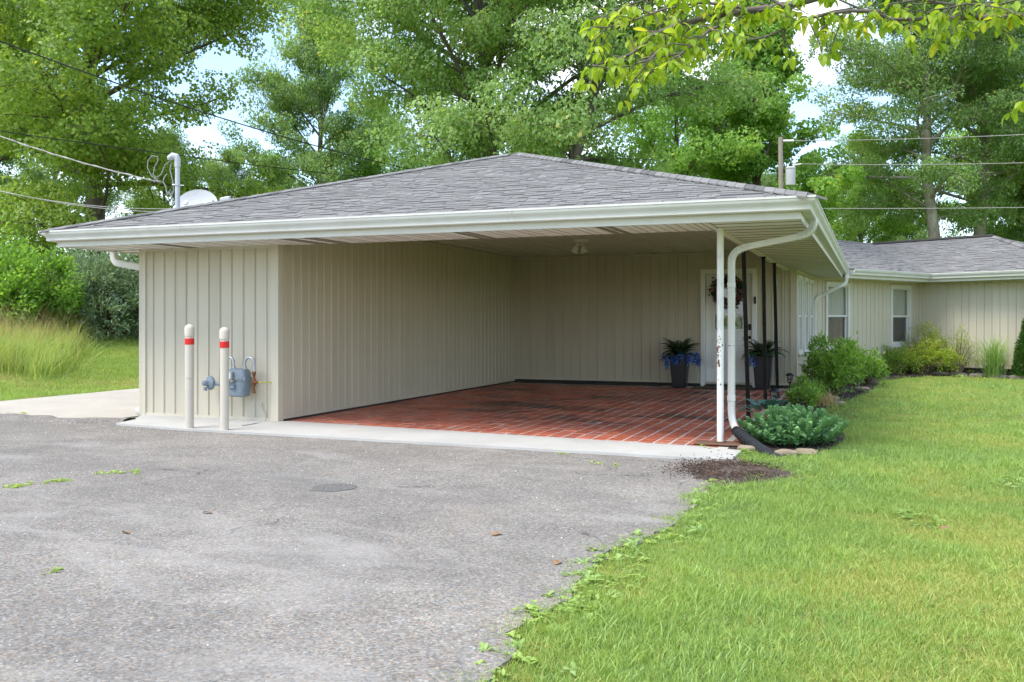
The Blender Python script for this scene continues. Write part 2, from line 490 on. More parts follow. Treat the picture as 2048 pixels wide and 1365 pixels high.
def brick_mat():
    m, nt, p, out = mat_new('red_brick')
    tc = N(nt, 'ShaderNodeTexCoord')
    geo = N(nt, 'ShaderNodeNewGeometry')
    a = N(nt, 'ShaderNodeAttribute', attribute_name='tint')
    oi = N(nt, 'ShaderNodeObjectInfo')
    ad = N(nt, 'ShaderNodeMath', operation='ADD'); nt.links.new(a.outputs['Fac'], ad.inputs[0]); nt.links.new(oi.outputs['Random'], ad.inputs[1])
    fr = N(nt, 'ShaderNodeMath', operation='FRACT'); nt.links.new(ad.outputs[0], fr.inputs[0])
    c = ramp(nt, fr.outputs[0], [(0.0, (0.42,0.105,0.062)), (0.3, (0.55,0.14,0.075)), (0.6, (0.47,0.15,0.10)), (0.85, (0.60,0.175,0.10)), (1.0, (0.36,0.105,0.075))])
    P = geo.outputs['Position']
    c = mix(nt, 1.0, c, ramp(nt, noise(nt, P, 14, 5, 0.65), [(0.3, 0.75), (0.7, 1.2)]), 'MULTIPLY')
    # tyre dirt and oil stains worn into the floor, grey dust between
    mp = N(nt, 'ShaderNodeMapping'); mp.inputs['Scale'].default_value = (0.6, 1.0, 1); mp.inputs['Location'].default_value = (0.4, 0.2, 0)
    nt.links.new(P, mp.inputs['Vector'])
    oil = ramp(nt, noise(nt, mp.outputs[0], 0.95, 8, 0.66, 0.5), [(0.485, 0.0), (0.60, 0.88)])
    sx = N(nt, 'ShaderNodeSeparateXYZ'); nt.links.new(P, sx.inputs[0])
    mr = N(nt, 'ShaderNodeMapRange'); mr.inputs['From Min'].default_value = 0.2; mr.inputs['From Max'].default_value = 2.0; mr.inputs['To Min'].default_value = 0.25
    nt.links.new(sx.outputs['Y'], mr.inputs['Value'])
    oil = mix(nt, 1.0, oil, mr.outputs[0], 'MULTIPLY')
    c = mix(nt, oil, c, (0.055, 0.035, 0.026))
    dust = ramp(nt, noise(nt, mp.outputs[0], 1.7, 7, 0.7), [(0.56, 0.0), (0.72, 0.5)])
    c = mix(nt, dust, c, (0.27, 0.20, 0.165))
    nt.links.new(c, p.inputs['Base Color'])
    rg = ramp(nt, noise(nt, P, 1.5, 6, 0.6), [(0.35, 0.34), (0.65, 0.62)])
    nt.links.new(rg, p.inputs['Roughness'])
    p.inputs['Specular IOR Level'].default_value = 0.5
    bump(nt, p, noise(nt, P, 60, 4), 0.25, 0.004)
    return m
M['brick'] = brick_mat()

def lawn_soil():
    m, nt, p, out = mat_new('lawn_ground')
    vec = coords(nt, (1,1,1), 'Object', False)
    c = ramp(nt, noise(nt, vec, 0.7, 6, 0.6), [(0.3, (0.14,0.19,0.04)), (0.55, (0.20,0.255,0.055)), (0.75, (0.28,0.28,0.10))])
    c = mix(nt, 1.0, c, ramp(nt, noise(nt, vec, 45, 4, 0.7), [(0.25, 0.55), (0.7, 1.25)]), 'MULTIPLY')
    nt.links.new(c, p.inputs['Base Color'])
    p.inputs['Roughness'].default_value = 0.95
    p.inputs['Specular IOR Level'].default_value = 0.1
    bump(nt, p, noise(nt, vec, 60, 4, 0.7), 0.8, 0.03)
    return m
M['lawn'] = lawn_soil()
M['patch'] = mat('tar_patch', (0.135, 0.129, 0.12), 0.9, 0.4, 40, 0.25, bmp=0.6, bscale=120)

G = lambda *a: a
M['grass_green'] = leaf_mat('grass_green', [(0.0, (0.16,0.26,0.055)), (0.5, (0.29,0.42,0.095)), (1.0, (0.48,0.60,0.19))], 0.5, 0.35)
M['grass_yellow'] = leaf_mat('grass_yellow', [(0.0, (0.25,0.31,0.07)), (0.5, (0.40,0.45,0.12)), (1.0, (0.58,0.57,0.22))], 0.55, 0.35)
M['grass_cool'] = leaf_mat('grass_cool', [(0.0, (0.132,0.240,0.060)), (0.6, (0.264,0.405,0.120)), (1.0, (0.446,0.570,0.225))], 0.5, 0.3)
M['grass_straw'] = leaf_mat('grass_straw', [(0.0, (0.312,0.240,0.108)), (0.6, (0.504,0.396,0.204)), (1.0, (0.660,0.552,0.324))], 0.7, 0.3)
def tree_leaf(name, a, b, c_):
    return leaf_mat(name, [(0.0, a), (0.55, b), (0.97, c_), (1.0, (0.50, 0.42, 0.06))], 0.48, 0.52, 0.4)
M['leaf_tulip'] = tree_leaf('tulip_leaf', (0.11,0.19,0.035), (0.22,0.34,0.055), (0.37,0.50,0.11))
M['leaf_maple'] = tree_leaf('maple_leaf', (0.11,0.20,0.05), (0.21,0.35,0.09), (0.40,0.55,0.23))
M['leaf_bright'] = tree_leaf('bright_leaf', (0.11,0.22,0.04), (0.21,0.38,0.065), (0.34,0.54,0.12))
M['leaf_dark'] = tree_leaf('dark_leaf', (0.085,0.16,0.045), (0.17,0.29,0.085), (0.30,0.44,0.16))
M['leaf_olive'] = leaf_mat('olive_leaf', [(0.0, (0.10,0.17,0.09)), (0.6, (0.21,0.31,0.18)), (1.0, (0.42,0.53,0.36))], 0.5, 0.3)
M['leaf_dogwood'] = leaf_mat('dogwood_leaf', [(0.0, (0.162,0.273,0.019)), (0.5, (0.270,0.403,0.026)), (0.9, (0.405,0.520,0.065)), (1.0, (0.743,0.546,0.039))], 0.42, 0.5, 0.4)
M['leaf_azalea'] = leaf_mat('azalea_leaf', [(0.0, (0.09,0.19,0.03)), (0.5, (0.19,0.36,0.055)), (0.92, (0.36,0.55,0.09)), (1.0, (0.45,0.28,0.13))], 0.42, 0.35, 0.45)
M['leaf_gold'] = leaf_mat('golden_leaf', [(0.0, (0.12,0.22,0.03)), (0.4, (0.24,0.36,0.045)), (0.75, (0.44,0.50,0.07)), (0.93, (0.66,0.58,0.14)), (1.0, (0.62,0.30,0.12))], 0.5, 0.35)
M['leaf_sedum'] = leaf_mat('sedum_leaf', [(0.0, (0.07,0.18,0.075)), (0.5, (0.13,0.29,0.12)), (1.0, (0.28,0.48,0.20))], 0.45, 0.22, 0.35)
M['leaf_hosta'] = leaf_mat('hosta_leaf', [(0.0, (0.05,0.14,0.12)), (1.0, (0.13,0.27,0.24))], 0.4, 0.2, 0.4)
M['leaf_fern'] = leaf_mat('fern_leaf', [(0.0, (0.014,0.05,0.018)), (0.6, (0.035,0.10,0.03)), (1.0, (0.09,0.18,0.045))], 0.45, 0.25)
M['leaf_cedar'] = leaf_mat('cedar_leaf', [(0.0, (0.025,0.075,0.014)), (0.6, (0.06,0.15,0.022)), (1.0, (0.13,0.25,0.035))], 0.55, 0.2)
M['petal_blue'] = leaf_mat('blue_petal', [(0.0, (0.015,0.07,0.36)), (0.6, (0.04,0.18,0.72)), (1.0, (0.40,0.58,0.9))], 0.5, 0.3)
M['petal_pink'] = leaf_mat('pink_petal', [(0.0, (0.26,0.07,0.10)), (0.6, (0.46,0.19,0.22)), (1.0, (0.62,0.38,0.40))], 0.6, 0.2)
M['orange'] = mat('orange_cloth', (0.55, 0.20, 0.06), 0.8, 0.2, 10)
M['white_cloth'] = mat('white_cloth', (0.70, 0.72, 0.74), 0.8, 0.15, 14)
M['dry_leaf'] = mat('dry_leaf', (0.28, 0.16, 0.08), 0.8, 0.3, 20)
M['pebble'] = mat('pebble', (0.55, 0.53, 0.50), 0.8, 0.2, 20, tint=0.3)
# ================================================================== GROUND
def grid_sheet(name, x0, x1, y0, y1, nx, ny, hf, m):
    xs = np.linspace(x0, x1, nx); ys = np.linspace(y0, y1, ny)
    V = np.array([(x, y, hf(x, y)) for y in ys for x in xs])
    F = np.array([(j*nx+i, j*nx+i+1, (j+1)*nx+i+1, (j+1)*nx+i) for j in range(ny-1) for i in range(nx-1)])
    me = np_mesh(name, V, F, np.full(len(V), .5), m)
    me.polygons.foreach_set('use_smooth', np.ones(len(me.polygons), dtype=bool))
    o = link(name, me)
    return tag(o, kind='structure')
def gh(x, y):
    return ground_h(x, y) - 0.03
# one sheet reaching the horizon: fine near, coarse far
xs = np.concatenate([np.linspace(-900, -60, 10), np.linspace(-55, 30, 120), np.linspace(40, 900, 10)])
ys = np.concatenate([np.linspace(-300, -20, 8), np.linspace(-18, 60, 60), np.linspace(70, 1200, 12)])
V = np.array([(x, y, gh(x, y)) for y in ys for x in xs]); nx, ny = len(xs), len(ys)
F = np.array([(j*nx+i, j*nx+i+1, (j+1)*nx+i+1, (j+1)*nx+i) for j in range(ny-1) for i in range(nx-1)])
gme = np_mesh('ground', V, F, np.full(len(V), .5), M['lawn'])
gme.polygons.foreach_set('use_smooth', np.ones(len(gme.polygons), dtype=bool))
tag(link('ground', gme), kind='structure')

def jag(pts, step=0.12, amp=0.05, seed=1):
    r = random.Random(seed); out = []
    for (a, b) in zip(pts[:-1], pts[1:]):
        a, b = Vector(a), Vector(b); n = max(1, int((b-a).length/step))
        d = (b-a).normalized(); nn = Vector((-d.y, d.x))
        for i in range(n):
            out.append(tuple(a.lerp(b, i/n) + nn*r.uniform(-amp, amp)))
    out.append(tuple(pts[-1]))
    return out
EDGE = [(5.55,-1.25),(5.50,-1.9),(5.47,-2.75),(5.51,-3.38),(5.43,-4.0),(5.29,-4.68),(5.34,-5.4),(5.25,-5.74),(5.33,-6.1),(5.39,-6.45),(5.45,-7.5),(5.4,-9.5),(5.5,-12)]
def edge_x(y):
    for (a, b) in zip(EDGE[:-1], EDGE[1:]):
        if b[1] <= y <= a[1]:
            t = (a[1]-y)/(a[1]-b[1]); return a[0]+(b[0]-a[0])*t
    return 5.5
ej = jag(EDGE, 0.08, 0.045, 3)
asp = [(-20,-12),(5.5,-12)] + list(reversed(ej)) + [(5.5,-0.85),(-1.4,-0.8)] + jag([(-1.75,-0.55),(-2.3,-0.95),(-3.4,-0.90),(-5.6,-0.85),(-20,-0.6)], 0.2, 0.04, 5)
struct('driveway', MB().slab(asp, -0.06, -0.015), M['asphalt'])
# old concrete pad beside the house
pad = [(-5.55,-0.62)] + [(-2.06,-0.62),(-2.06,14.0),(-5.6,14.0)]
struct('concrete_pad', MB().slab(pad, -0.06, 0.0), M['concrete_old'])
# worn asphalt lip between pad and driveway
lip = MB()
lp = jag([(-1.72,-0.55),(-2.25,-0.88),(-3.4,-0.82),(-5.6,-0.78),(-9,-0.7)], 0.15, 0.03, 9)
r_ = random.Random(4)
for i, (a, b) in enumerate(zip(lp[:-1], lp[1:])): pass
vs, fs = [], []
for i, (x, y) in enumerate(lp):
    w = 0.16 + r_.uniform(-.03, .03); h = 0.045 + r_.uniform(-.012, .012)
    for k, (oy, oz) in enumerate(((-w,-.03),(-w*.6,h*.6),(-.02,h),(w*.6,h*.8),(w*.9,-.03))): vs.append((x, y+oy, oz))
for i in range(len(lp)-1):
    for k in range(4): fs.append((i*5+k, i*5+k+1, i*5+k+6, i*5+k+5))
lip.add(vs, [tuple(reversed(f)) for f in fs])
struct('asphalt_kerb', lip, M['asphalt'], smooth=True)
apron = jag([(-2.03,-0.02),(-1.70,-0.55),(-1.62,-0.86),(-0.6,-1.02),(1.8,-1.07),(5.46,-1.16)], 0.25, 0.008, 6) + [(5.47,-0.55),(5.10,-0.40),(0.2,0.06),(0.0,0.02)]
struct('concrete_apron', MB().slab(apron, -0.06, 0.008), M['concrete'])
pc = at_depth(657, 972, FPX*EYE/(972-HOR)); r2 = random.Random(5)
struct('asphalt_patch', MB().slab([(pc.x+.17*math.cos(a)*r2.uniform(.75,1.1)+.03, pc.y+.19*math.sin(a)*r2.uniform(.75,1.1)) for a in [k/14*2*math.pi for k in range(14)]], -.02, -.011), M['patch'])
# bare dirt patch and garden bed
dirt = []
for i in range(40):
    a = i/40*2*math.pi; rr = 1 + 0.18*math.sin(3*a+1) + 0.1*math.sin(7*a)
    dirt.append((5.55+0.42*rr*math.cos(a), -1.68+0.56*rr*math.sin(a)))
def mound(name, poly2, z0, h, m, seed=1, n=26, lump=0.02):
    r = random.Random(seed)
    cx0 = sum(p[0] for p in poly2)/len(poly2); cy0 = sum(p[1] for p in poly2)/len(poly2)
    vs, fs = [], []; k = len(poly2); L = 7
    for l in range(L):
        t = l/(L-1)
        for (x, y) in poly2:
            vs.append((cx0+(x-cx0)*(1-t), cy0+(y-cy0)*(1-t), z0 + h*math.sin(t*math.pi/2)**.6 + (r.uniform(-lump, lump) if 0 < l else 0)))
    for l in range(L-1):
        for i in range(k):
            j = (i+1) % k; fs.append((l*k+i, l*k+j, (l+1)*k+j, (l+1)*k+i))
    return tag(obj(name, MB().add(vs, fs), m, None, True), kind='structure')
mound('bare_dirt', dirt, -0.035, 0.05, M['soil'], 3, lump=0.012)
BED = [(5.33,-0.45),(5.85,-0.62),(6.22,-0.05),(6.33,1.0),(6.05,2.6),(5.95,4.2),(6.25,6.0),(6.55,8.0),(6.65,9.6),(6.75,11.2),(7.4,12.6),(7.75,13.3),(8.4,13.35),(9.4,12.8),(10.6,12.1),(11.5,11.6),(11.9,12.3),(7.59,14.72),(5.44,11.0),(5.32,7.8),(5.33,3.5)]
def in_poly(x, y, P):
    c = False; n = len(P); j = n-1
    for i in range(n):
        if (P[i][1] > y) != (P[j][1] > y) and x < (P[j][0]-P[i][0])*(y-P[i][1])/(P[j][1]-P[i][1])+P[i][0]: c = not c
        j = i
    return c
bm_ = MB(); bm_.slab(jag(BED+[BED[0]], 0.2, 0.03, 8)[:-1], -0.06, 0.0)
struct('garden_bed', bm_, M['mulch'])

# ================================================================== BRICK FLOOR
floor = MB().slab([(0.01,-0.45),(5.33,-0.45),(5.33,7.78),(0.01,7.78)], -0.12, -0.004)
paving = struct('brick_paving', floor, M['mortar'])
PX, PY, GAP = 0.163, 0.2, 0.016
bricks = []
nxb, nyb = int(5.32/PX), int(8.05/PY)
for j in range(nyb):
    for i in range(nxb):
        x, y = 0.02+i*PX, -0.40+j*PY
        if y > 7.35: continue
        bricks.append((math.hypot(x-CAMX, y-CAMY), x, y))
bricks.sort()
def brick_mb(w, l, r, tint):
    mb = MB(); c = 0.006
    t = 0.0
    a = [(0,0),(w,0),(w,l),(0,l)]; b = [(c,c),(w-c,c),(w-c,l-c),(c,l-c)]
    z = [r.uniform(-.0015,.0015) for _ in range(4)]
    vs = [(x,y,-0.05) for x,y in a]+[(x,y,-0.004) for x,y in a]+[(x,y,zz) for (x,y),zz in zip(b, z)]
    fs = [(i,(i+1)%4,4+(i+1)%4,4+i) for i in range(4)]+[(4+i,4+(i+1)%4,8+(i+1)%4,8+i) for i in range(4)]+[(8,9,10,11)]
    return mb.add(vs, fs, tint)
rb = random.Random(11)
bvar = [brick_mb(PX-GAP, PY-GAP, rb, k/8).mesh('brick', M['brick']) for k in range(8)]
rest = MB()
for k, (d_, x, y) in enumerate(bricks):
    dz = rb.uniform(-.003, .002)
    if k < 300:
        link('brick', bvar[rb.randrange(8)], paving, Matrix.Translation((x+rb.uniform(-.0015,.0015), y+rb.uniform(-.0015,.0015), dz)))
    else:
        b = brick_mb(PX-GAP, PY-GAP, rb, rb.random())
        rest.add([(vx+x, vy+y, vz+dz) for vx, vy, vz in b.v], b.f, rb.random())
tag(obj('brick_field', rest, M['brick'], paving), kind='stuff')
# border course along the back wall
for i in range(26):
    link('border_brick', bvar[0] if False else brick_mb(0.2, 0.19, rb, rb.random()).mesh('border_brick', M['mortar']), paving, Matrix.Translation((0.03+i*0.204, 7.56, 0.002)))
for i in range(38):
    link('edge_brick', brick_mb(0.09, 0.19, rb, rb.random()).mesh('edge_brick', M['brick']), paving, Matrix.Translation((5.30, -0.2+i*0.2+0.05, 0.006)))

# ================================================================== HOUSE
house = thing('house', (0,0,0), 'low beige ranch house with grey shingle roof and open carport', 'house')
ZS, ZC = 2.10, 2.45         # soffit and carport ceiling heights
def wallM(P0, deg):
    return Matrix.Translation((P0[0], P0[1], 0)) @ Matrix.Rotation(R(deg), 4, 'Z')
PITCH = 0.171
PROF = [(0.003,0.002),(0.003,-0.010),(0.128,-0.010),(0.131,-0.021),(0.159,-0.021),(0.162,-0.011),(0.168,-0.010),(0.168,0.002)]
def clip_prof(a, b):
    out = []
    P = PROF
    def at(x):
        for (p, q) in zip(P[:-1], P[1:]):
            if p[0] <= x <= q[0] and q[0] > p[0]: return p[1]+(q[1]-p[1])*(x-p[0])/(q[0]-p[0])
        return -0.010
    out.append((a, 0.002)); 
    out.append((a, min(-0.010, at(a))))
    out += [p for p in P[1:-1] if a < p[0] < b]
    out.append((b, min(-0.010, at(b)))); out.append((b, 0.002))
    return out
_bc = {}
def board_mesh(a, b, h):
    key = (round(a,3), round(b,3), round(h,3))
    if key not in _bc:
        pr = PROF if (a <= 1e-4 and b >= PITCH-1e-4) else clip_prof(a, b)
        n = len(pr)
        vs = [(x, y, 0) for x, y in pr]+[(x, y, h) for x, y in pr]
        fs = [(i, i+1, n+i+1, n+i) for i in range(n-1)]+[tuple(range(n, 2*n)), tuple(reversed(range(n)))]
        _bc[key] = MB().add(vs, fs).mesh('siding_board', M['siding'])
    return _bc[key]
def wall(P0, deg, L, z0, z1, openings=(), first=0.0, trims=(), base=True, bottom=None):
    """a wall part of the house with its siding boards; openings (a,b,za,zb) in wall coordinates"""
    W = wallM(P0, deg)
    mb = MB(); cuts = sorted(openings)
    def back(a, b, za, zb):
        if b-a > 1e-3 and zb-za > 1e-3: mb.box(a, b, 0.003, 0.12, za, zb)
    x = 0
    for (a, b, za, zb) in cuts:
        back(x, a, z0, z1); back(a, b, z0, za); back(a, b, zb, z1); x = b
    back(x, L, z0, z1)
    w = obj('wall', mb, M['dark_base'] if base else M['siding'], house, M=W)
    bz = z0+0.05 if bottom is None else bottom
    x = -first
    while x < L-0.005:
        a, b = max(0, x), min(L, x+PITCH)
        pieces = []
        xx = a
        for (oa, ob, za, zb) in cuts:
            if ob <= a or oa >= b: continue
            if oa > xx: pieces.append((xx, oa, bz, z1))
            s0, s1 = max(xx, oa), min(b, ob)
            if za > bz+.02: pieces.append((s0, s1, bz, za))
            if z1 > zb+.02: pieces.append((s0, s1, zb, z1))
            xx = s1
        if xx < b: pieces.append((xx, b, bz, z1))
        for (s0, s1, q0, q1) in pieces:
            if s1-s0 < 0.012: continue
            link('siding_board', board_mesh(s0-x, s1-x, q1-q0), w, W @ Matrix.Translation((x, rnd.uniform(-.0012, .0012), q0)))
        x += PITCH
    for (a, b) in trims:
        t = MB().cbox(a, b, -0.032, 0.0, z0+0.02, z1, 0.003)
        obj('corner_trim', t, M['siding_trim'], w, M=W)
    # top and bottom channel
    obj('siding_channel', MB().box(0, L, -0.030, 0.001, z1-0.035, z1-0.001), M['siding_trim'], w, M=W)
    obj('starter_strip', MB().box(0, L, -0.026, 0.001, bz-0.012, bz+0.022), M['siding_trim'], w, M=W)
    return w, W
FW, _ = wall((-2.03, 0), 0, 2.03, -0.02, ZS, first=-0.02, trims=((0.0,0.07),(1.955,2.033)), bottom=0.02)
wall((0, 0), 90, 7.8, -0.02, ZC, trims=((-0.033,0.075),), bottom=0.035)
wall((-2.03, 14.0), -90, 14.0, -0.02, ZS, trims=((13.93,14.033),), bottom=0.03)
DOOR = (3.66, 4.66, -0.02, 2.13)
wall((0, 7.8), 0, 5.32, -0.02, ZC, openings=(DOOR,), trims=((5.235,5.352),), bottom=0.07)
W3DEG, W3L = 87.8524, 3.2023
WIN3 = ((0.10,0.77,0.63,2.0),(1.10,1.80,0.63,2.0),(2.10,2.80,0.63,2.0))
_, W3 = wall((5.32, 7.8), W3DEG, W3L, 0.0, ZS, openings=WIN3, trims=((-0.033,0.06),), bottom=0.12)
WINA = ((0.42,1.29,0.63,2.0),(3.03,3.88,0.63,2.0))
_, WA = wall((5.44, 11.0), 60, 4.293, 0.0, ZS, openings=WINA, trims=((4.22,4.262),), bottom=0.15)
_, WB = wall((7.59, 14.72), -30, 3.9, 0.0, ZS, trims=((0.032,0.075),(3.83,3.933)), bottom=0.15)
wall((7.59+3.9*.866, 14.72-3.9*.5), 60, 6, 0.0, ZS, bottom=0.15)

# windows -----------------------------------------------------------
def window(W, a, b, za, zb, zm, shade):
    fr = MB(); t = 0.052
    def ring(x0, x1, z0, z1, t, y0, y1, mb):
        mb.cbox(x0, x1, y0, y1, z1-t, z1, .004, W); mb.cbox(x0, x1, y0, y1, z0, z0+t, .004, W)
        mb.cbox(x0, x0+t, y0+.0006, y1-.0006, z0+t, z1-t, .004, W); mb.cbox(x1-t, x1, y0+.0006, y1-.0006, z0+t, z1-t, .004, W)
    ring(a-.02, b+.02, za-.02, zb+.02, t+.02, -0.048, 0.05, fr)
    w = obj('window', fr, M['white'], house)
    up, lo = MB(), MB()
    ring(a+t, b-t, zm-.02, zb-t, 0.03, -0.012, 0.018, up)
    ring(a+t, b-t, za+t, zm+.02, 0.035, 0.010, 0.042, lo)
    obj('sash', up, M['white'], w); obj('sash', lo, M['white'], w)
    obj('meeting_rail', MB().cbox(a+t, b-t, -0.022, 0.006, zm-.022, zm+.024, .003, W), M['white'], w)
    obj('pane', MB().box(a+t+.028, b-t-.028, 0.002, 0.007, zm, zb-t-.028, W), M['glass'], w)
    obj('pane', MB().box(a+t+.033, b-t-.033, 0.024, 0.029, za+t+.033, zm, W), M['glass'], w)
    # room behind
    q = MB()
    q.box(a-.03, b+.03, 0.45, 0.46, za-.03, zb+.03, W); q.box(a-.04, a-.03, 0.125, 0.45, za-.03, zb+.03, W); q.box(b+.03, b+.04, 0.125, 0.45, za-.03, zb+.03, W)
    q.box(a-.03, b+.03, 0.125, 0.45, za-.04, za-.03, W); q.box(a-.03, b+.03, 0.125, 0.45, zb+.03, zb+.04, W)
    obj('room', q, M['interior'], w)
    # pleated curtain
    n = 40; vs, fs = [], []
    zl = zb-(zb-za)*shade
    for i in range(n+1):
        x = a+.01+(b-a-.02)*i/n; y = 0.060+0.012*math.sin(i*1.9)+0.006*math.sin(i*.7)
        for z in (zl, zb): vs.append(W @ Vector((x, y, z)))
    for i in range(n): fs.append((2*i, 2*i+2, 2*i+3, 2*i+1))
    obj('curtain', MB().add(vs, fs), M['curtain'], w, True)
    obj('sill', MB().cbox(a-.045, b+.045, -0.07, 0.0, za-.045, za-.021, .004, W), M['white'], w)
    return w
for (a, b, za, zb) in WIN3: window(W3, a, b, za, zb, 1.285, 0.45)
for (a, b, za, zb) in WINA: window(WA, a, b, za, zb, 1.30, 0.50)

# door -------------------------------------------------------------------
DX0, DX1, DZ1 = 3.75, 4.57, 2.035
dj = MB()
YD = 7.8
dj.cbox(DOOR[0], DX0-.005, YD-.045, YD+.10, 0.0, 2.135, .005)
dj.cbox(DX1+.005, DOOR[1], YD-.045, YD+.10, 0.0, 2.135, .005)
dj.cbox(DX0-.005, DX1+.005, YD-.044, YD+.10, DZ1+.005, 2.135, .005)
frame = obj('door_frame', dj, M['white_door'], house)
YF = YD+0.03   # door face
dm = MB()
GX0, GX1, GZ0, GZ1 = 3.90, 4.42, 1.04, 1.93
dm.box(DX0, GX0, YF, YF+.045, 0.05, DZ1); dm.box(GX1, DX1, YF, YF+.045, 0.05, DZ1)
dm.box(GX0, GX1, YF, YF+.045, 0.05, GZ0); dm.box(GX0, GX1, YF, YF+.045, GZ1, DZ1)
door = obj('door', dm, M['white_door'], house)
def dring(x0, x1, z0, z1, t, y0, y1):
    mb = MB()
    mb.cbox(x0, x1, y0, y1, z1-t, z1, .004); mb.cbox(x0, x1, y0, y1, z0, z0+t, .004)
    mb.cbox(x0, x0+t, y0+.0006, y1, z0+t, z1-t, .004); mb.cbox(x1-t, x1, y0+.0006, y1, z0+t, z1-t, .004)
    return mb
obj('glass_frame', dring(GX0-.03, GX1+.03, GZ0-.03, GZ1+.03, .045, YF-.016, YF-.001), M['white_door'], door)
obj('door_glass', MB().box(GX0+.012, GX1-.012, YF+.012, YF+.018, GZ0+.012, GZ1-.012), M['glass'], door)
for (x0, x1) in ((3.86, 4.12), (4.20, 4.46)):
    obj('door_panel', dring(x0, x1, 0.34, 0.86, .022, YF-.008, YF-.0005), M['white_door'], door)
    obj('door_panel', MB().cbox(x0+.05, x1-.05, YF-.006, YF-.0005, 0.39, 0.81, .004), M['white_door'], door)
obj('threshold', MB().cbox(DX0-.02, DX1+.02, YD-.06, YD+.09, 0.0, 0.035, .004), M['black'], house)
obj('door_lock', MB().cbox(4.50, 4.555, YF-.03, YF-.001, 1.03, 1.14, .008), M['black'], door)
hm = MB(); hm.lathe([(0.0,0.0),(0.028,0.0),(0.028,0.012),(0.012,0.016),(0.012,0.05),(0.0,0.05)], 16, Matrix.Translation((4.528,YF-.001,0.90)) @ Matrix.Rotation(R(90),4,'X'))
hm.cbox(4.42, 4.535, YF-.058, YF-.040, 0.89, 0.912, .006)
obj('door_handle', hm, M['black'], door, True)
obj('doorbell', MB().cbox(4.612, 4.652, YD-.072, YD-.046, 1.50, 1.63, .006), M['black'], house)
# things in the door glass: room and hanging cloth
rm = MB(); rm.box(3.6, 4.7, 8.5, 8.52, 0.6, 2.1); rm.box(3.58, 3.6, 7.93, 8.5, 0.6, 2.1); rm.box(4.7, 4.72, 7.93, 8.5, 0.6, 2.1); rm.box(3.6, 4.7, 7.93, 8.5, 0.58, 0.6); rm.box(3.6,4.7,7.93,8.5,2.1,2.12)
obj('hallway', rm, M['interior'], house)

# soffits and carport ceiling -----------------------------------------------
FX0, FX1, FY0 = -2.54, 6.01, -0.85            # fascia faces
GZT = 2.27
RGY = 11.07                                     # far end of the carport's side eave
soff = obj('soffit', MB().box(FX0+.02, FX1-.02, FY0+.02, -0.003, ZS+.04, ZS+.05), M['dark_base'], house)
def soffit_panel(parent, x0, x1, y0, y1, along, vent=False, z=ZS):
    mb = MB()
    g = 0.007
    if along == 'Y':
        mb.cbox(x0+g, x1-g, y0, y1, z-.001, z+.011, .003)
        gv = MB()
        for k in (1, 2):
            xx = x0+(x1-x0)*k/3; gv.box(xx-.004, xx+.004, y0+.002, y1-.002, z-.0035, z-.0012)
    else:
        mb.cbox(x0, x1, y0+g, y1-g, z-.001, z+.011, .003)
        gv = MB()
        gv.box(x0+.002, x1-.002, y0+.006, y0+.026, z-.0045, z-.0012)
    o = obj('soffit_panel', mb, M['white_soffit'], parent)
    obj('panel_groove_shade', gv, M['groove'], o)  # thin strips on the panel, groove shade put into their dark colour
    if vent:
        v = MB()
        for q in range(2):
            c0 = x0+.03+q*.10
            for k in range(7):
                xx = c0+k*.011
                v.box(xx, xx+.005, y0+.04, y1-.02, z-.004, z-.0015)
        obj('vent_strip', v, M['vent'], o)
    return o
x = FX0+.02; i = 0
while x < 5.19:
    x1 = min(x+0.30, 5.19)
    soffit_panel(soff, x, x1, FY0+.02, -0.004 if x < -0.02 else 0.07, 'Y', vent=(i in (4, 10, 11, 17, 22)))
    x = x1; i += 1
side = obj('soffit', MB().box(5.28, FX1-.02, FY0+.05, 11.4, ZS+.042, ZS+.052), M['dark_base'], house)
y = FY0+.02
while y < 11.4:
    y1 = y+0.30
    soffit_panel(side, 5.20 if y < 7.7 else 5.36, FX1-.02, y, y1, 'X'); y = y1
ls = obj('soffit', MB().box(FX0+.02, -2.03, 0.0, 14, ZS+.042, ZS+.052), M['dark_base'], house)
y = 0.0
while y < 13.9:
    soffit_panel(ls, FX0+.02, -2.035, y, y+.3, 'X'); y += .3
obj('header_beam', MB().box(0.0, 5.27, -0.05, 0.06, ZS+.035, ZC+.05), M['white_soffit'], house)
obj('header_beam', MB().box(5.14, 5.27, 0.062, 7.79, ZS+.035, ZC+.05), M['white_soffit'], house)
obj('beam_wrap', MB().box(5.13, 5.205, 0.072, 7.76, ZS-.012, ZS+.034), M['white_soffit'], house)
ceil = obj('ceiling', MB().box(0.0, 5.14, 0.06, 7.8, ZC+.012, ZC+.04), M['ceiling'], house)
x = 0.005
while x < 5.1:
    x1 = min(x+.303, 5.135)
    mb = MB(); mb.cbox(x+.003, x1-.003, 0.065, 7.775, ZC-.001, ZC+.011, .003)
    cp_ = obj('ceiling_panel', mb, M['ceiling'], ceil)
    obj('panel_seam', MB().box(x1-.022, x1-.004, 0.066, 7.774, ZC-.016, ZC-.0015), M['white'], cp_)  # seam ridge whiter than the panels: caught light put into the colour
    x = x1
obj('ceiling_molding', MB().box(0.0, 5.13, 7.74, 7.772, ZC-.035, ZC-.0125), M['siding_trim'], house)
obj('ceiling_molding', MB().box(0.035, 0.06, 0.07, 7.735, ZC-.035, ZC-.0125), M['siding_trim'], house)

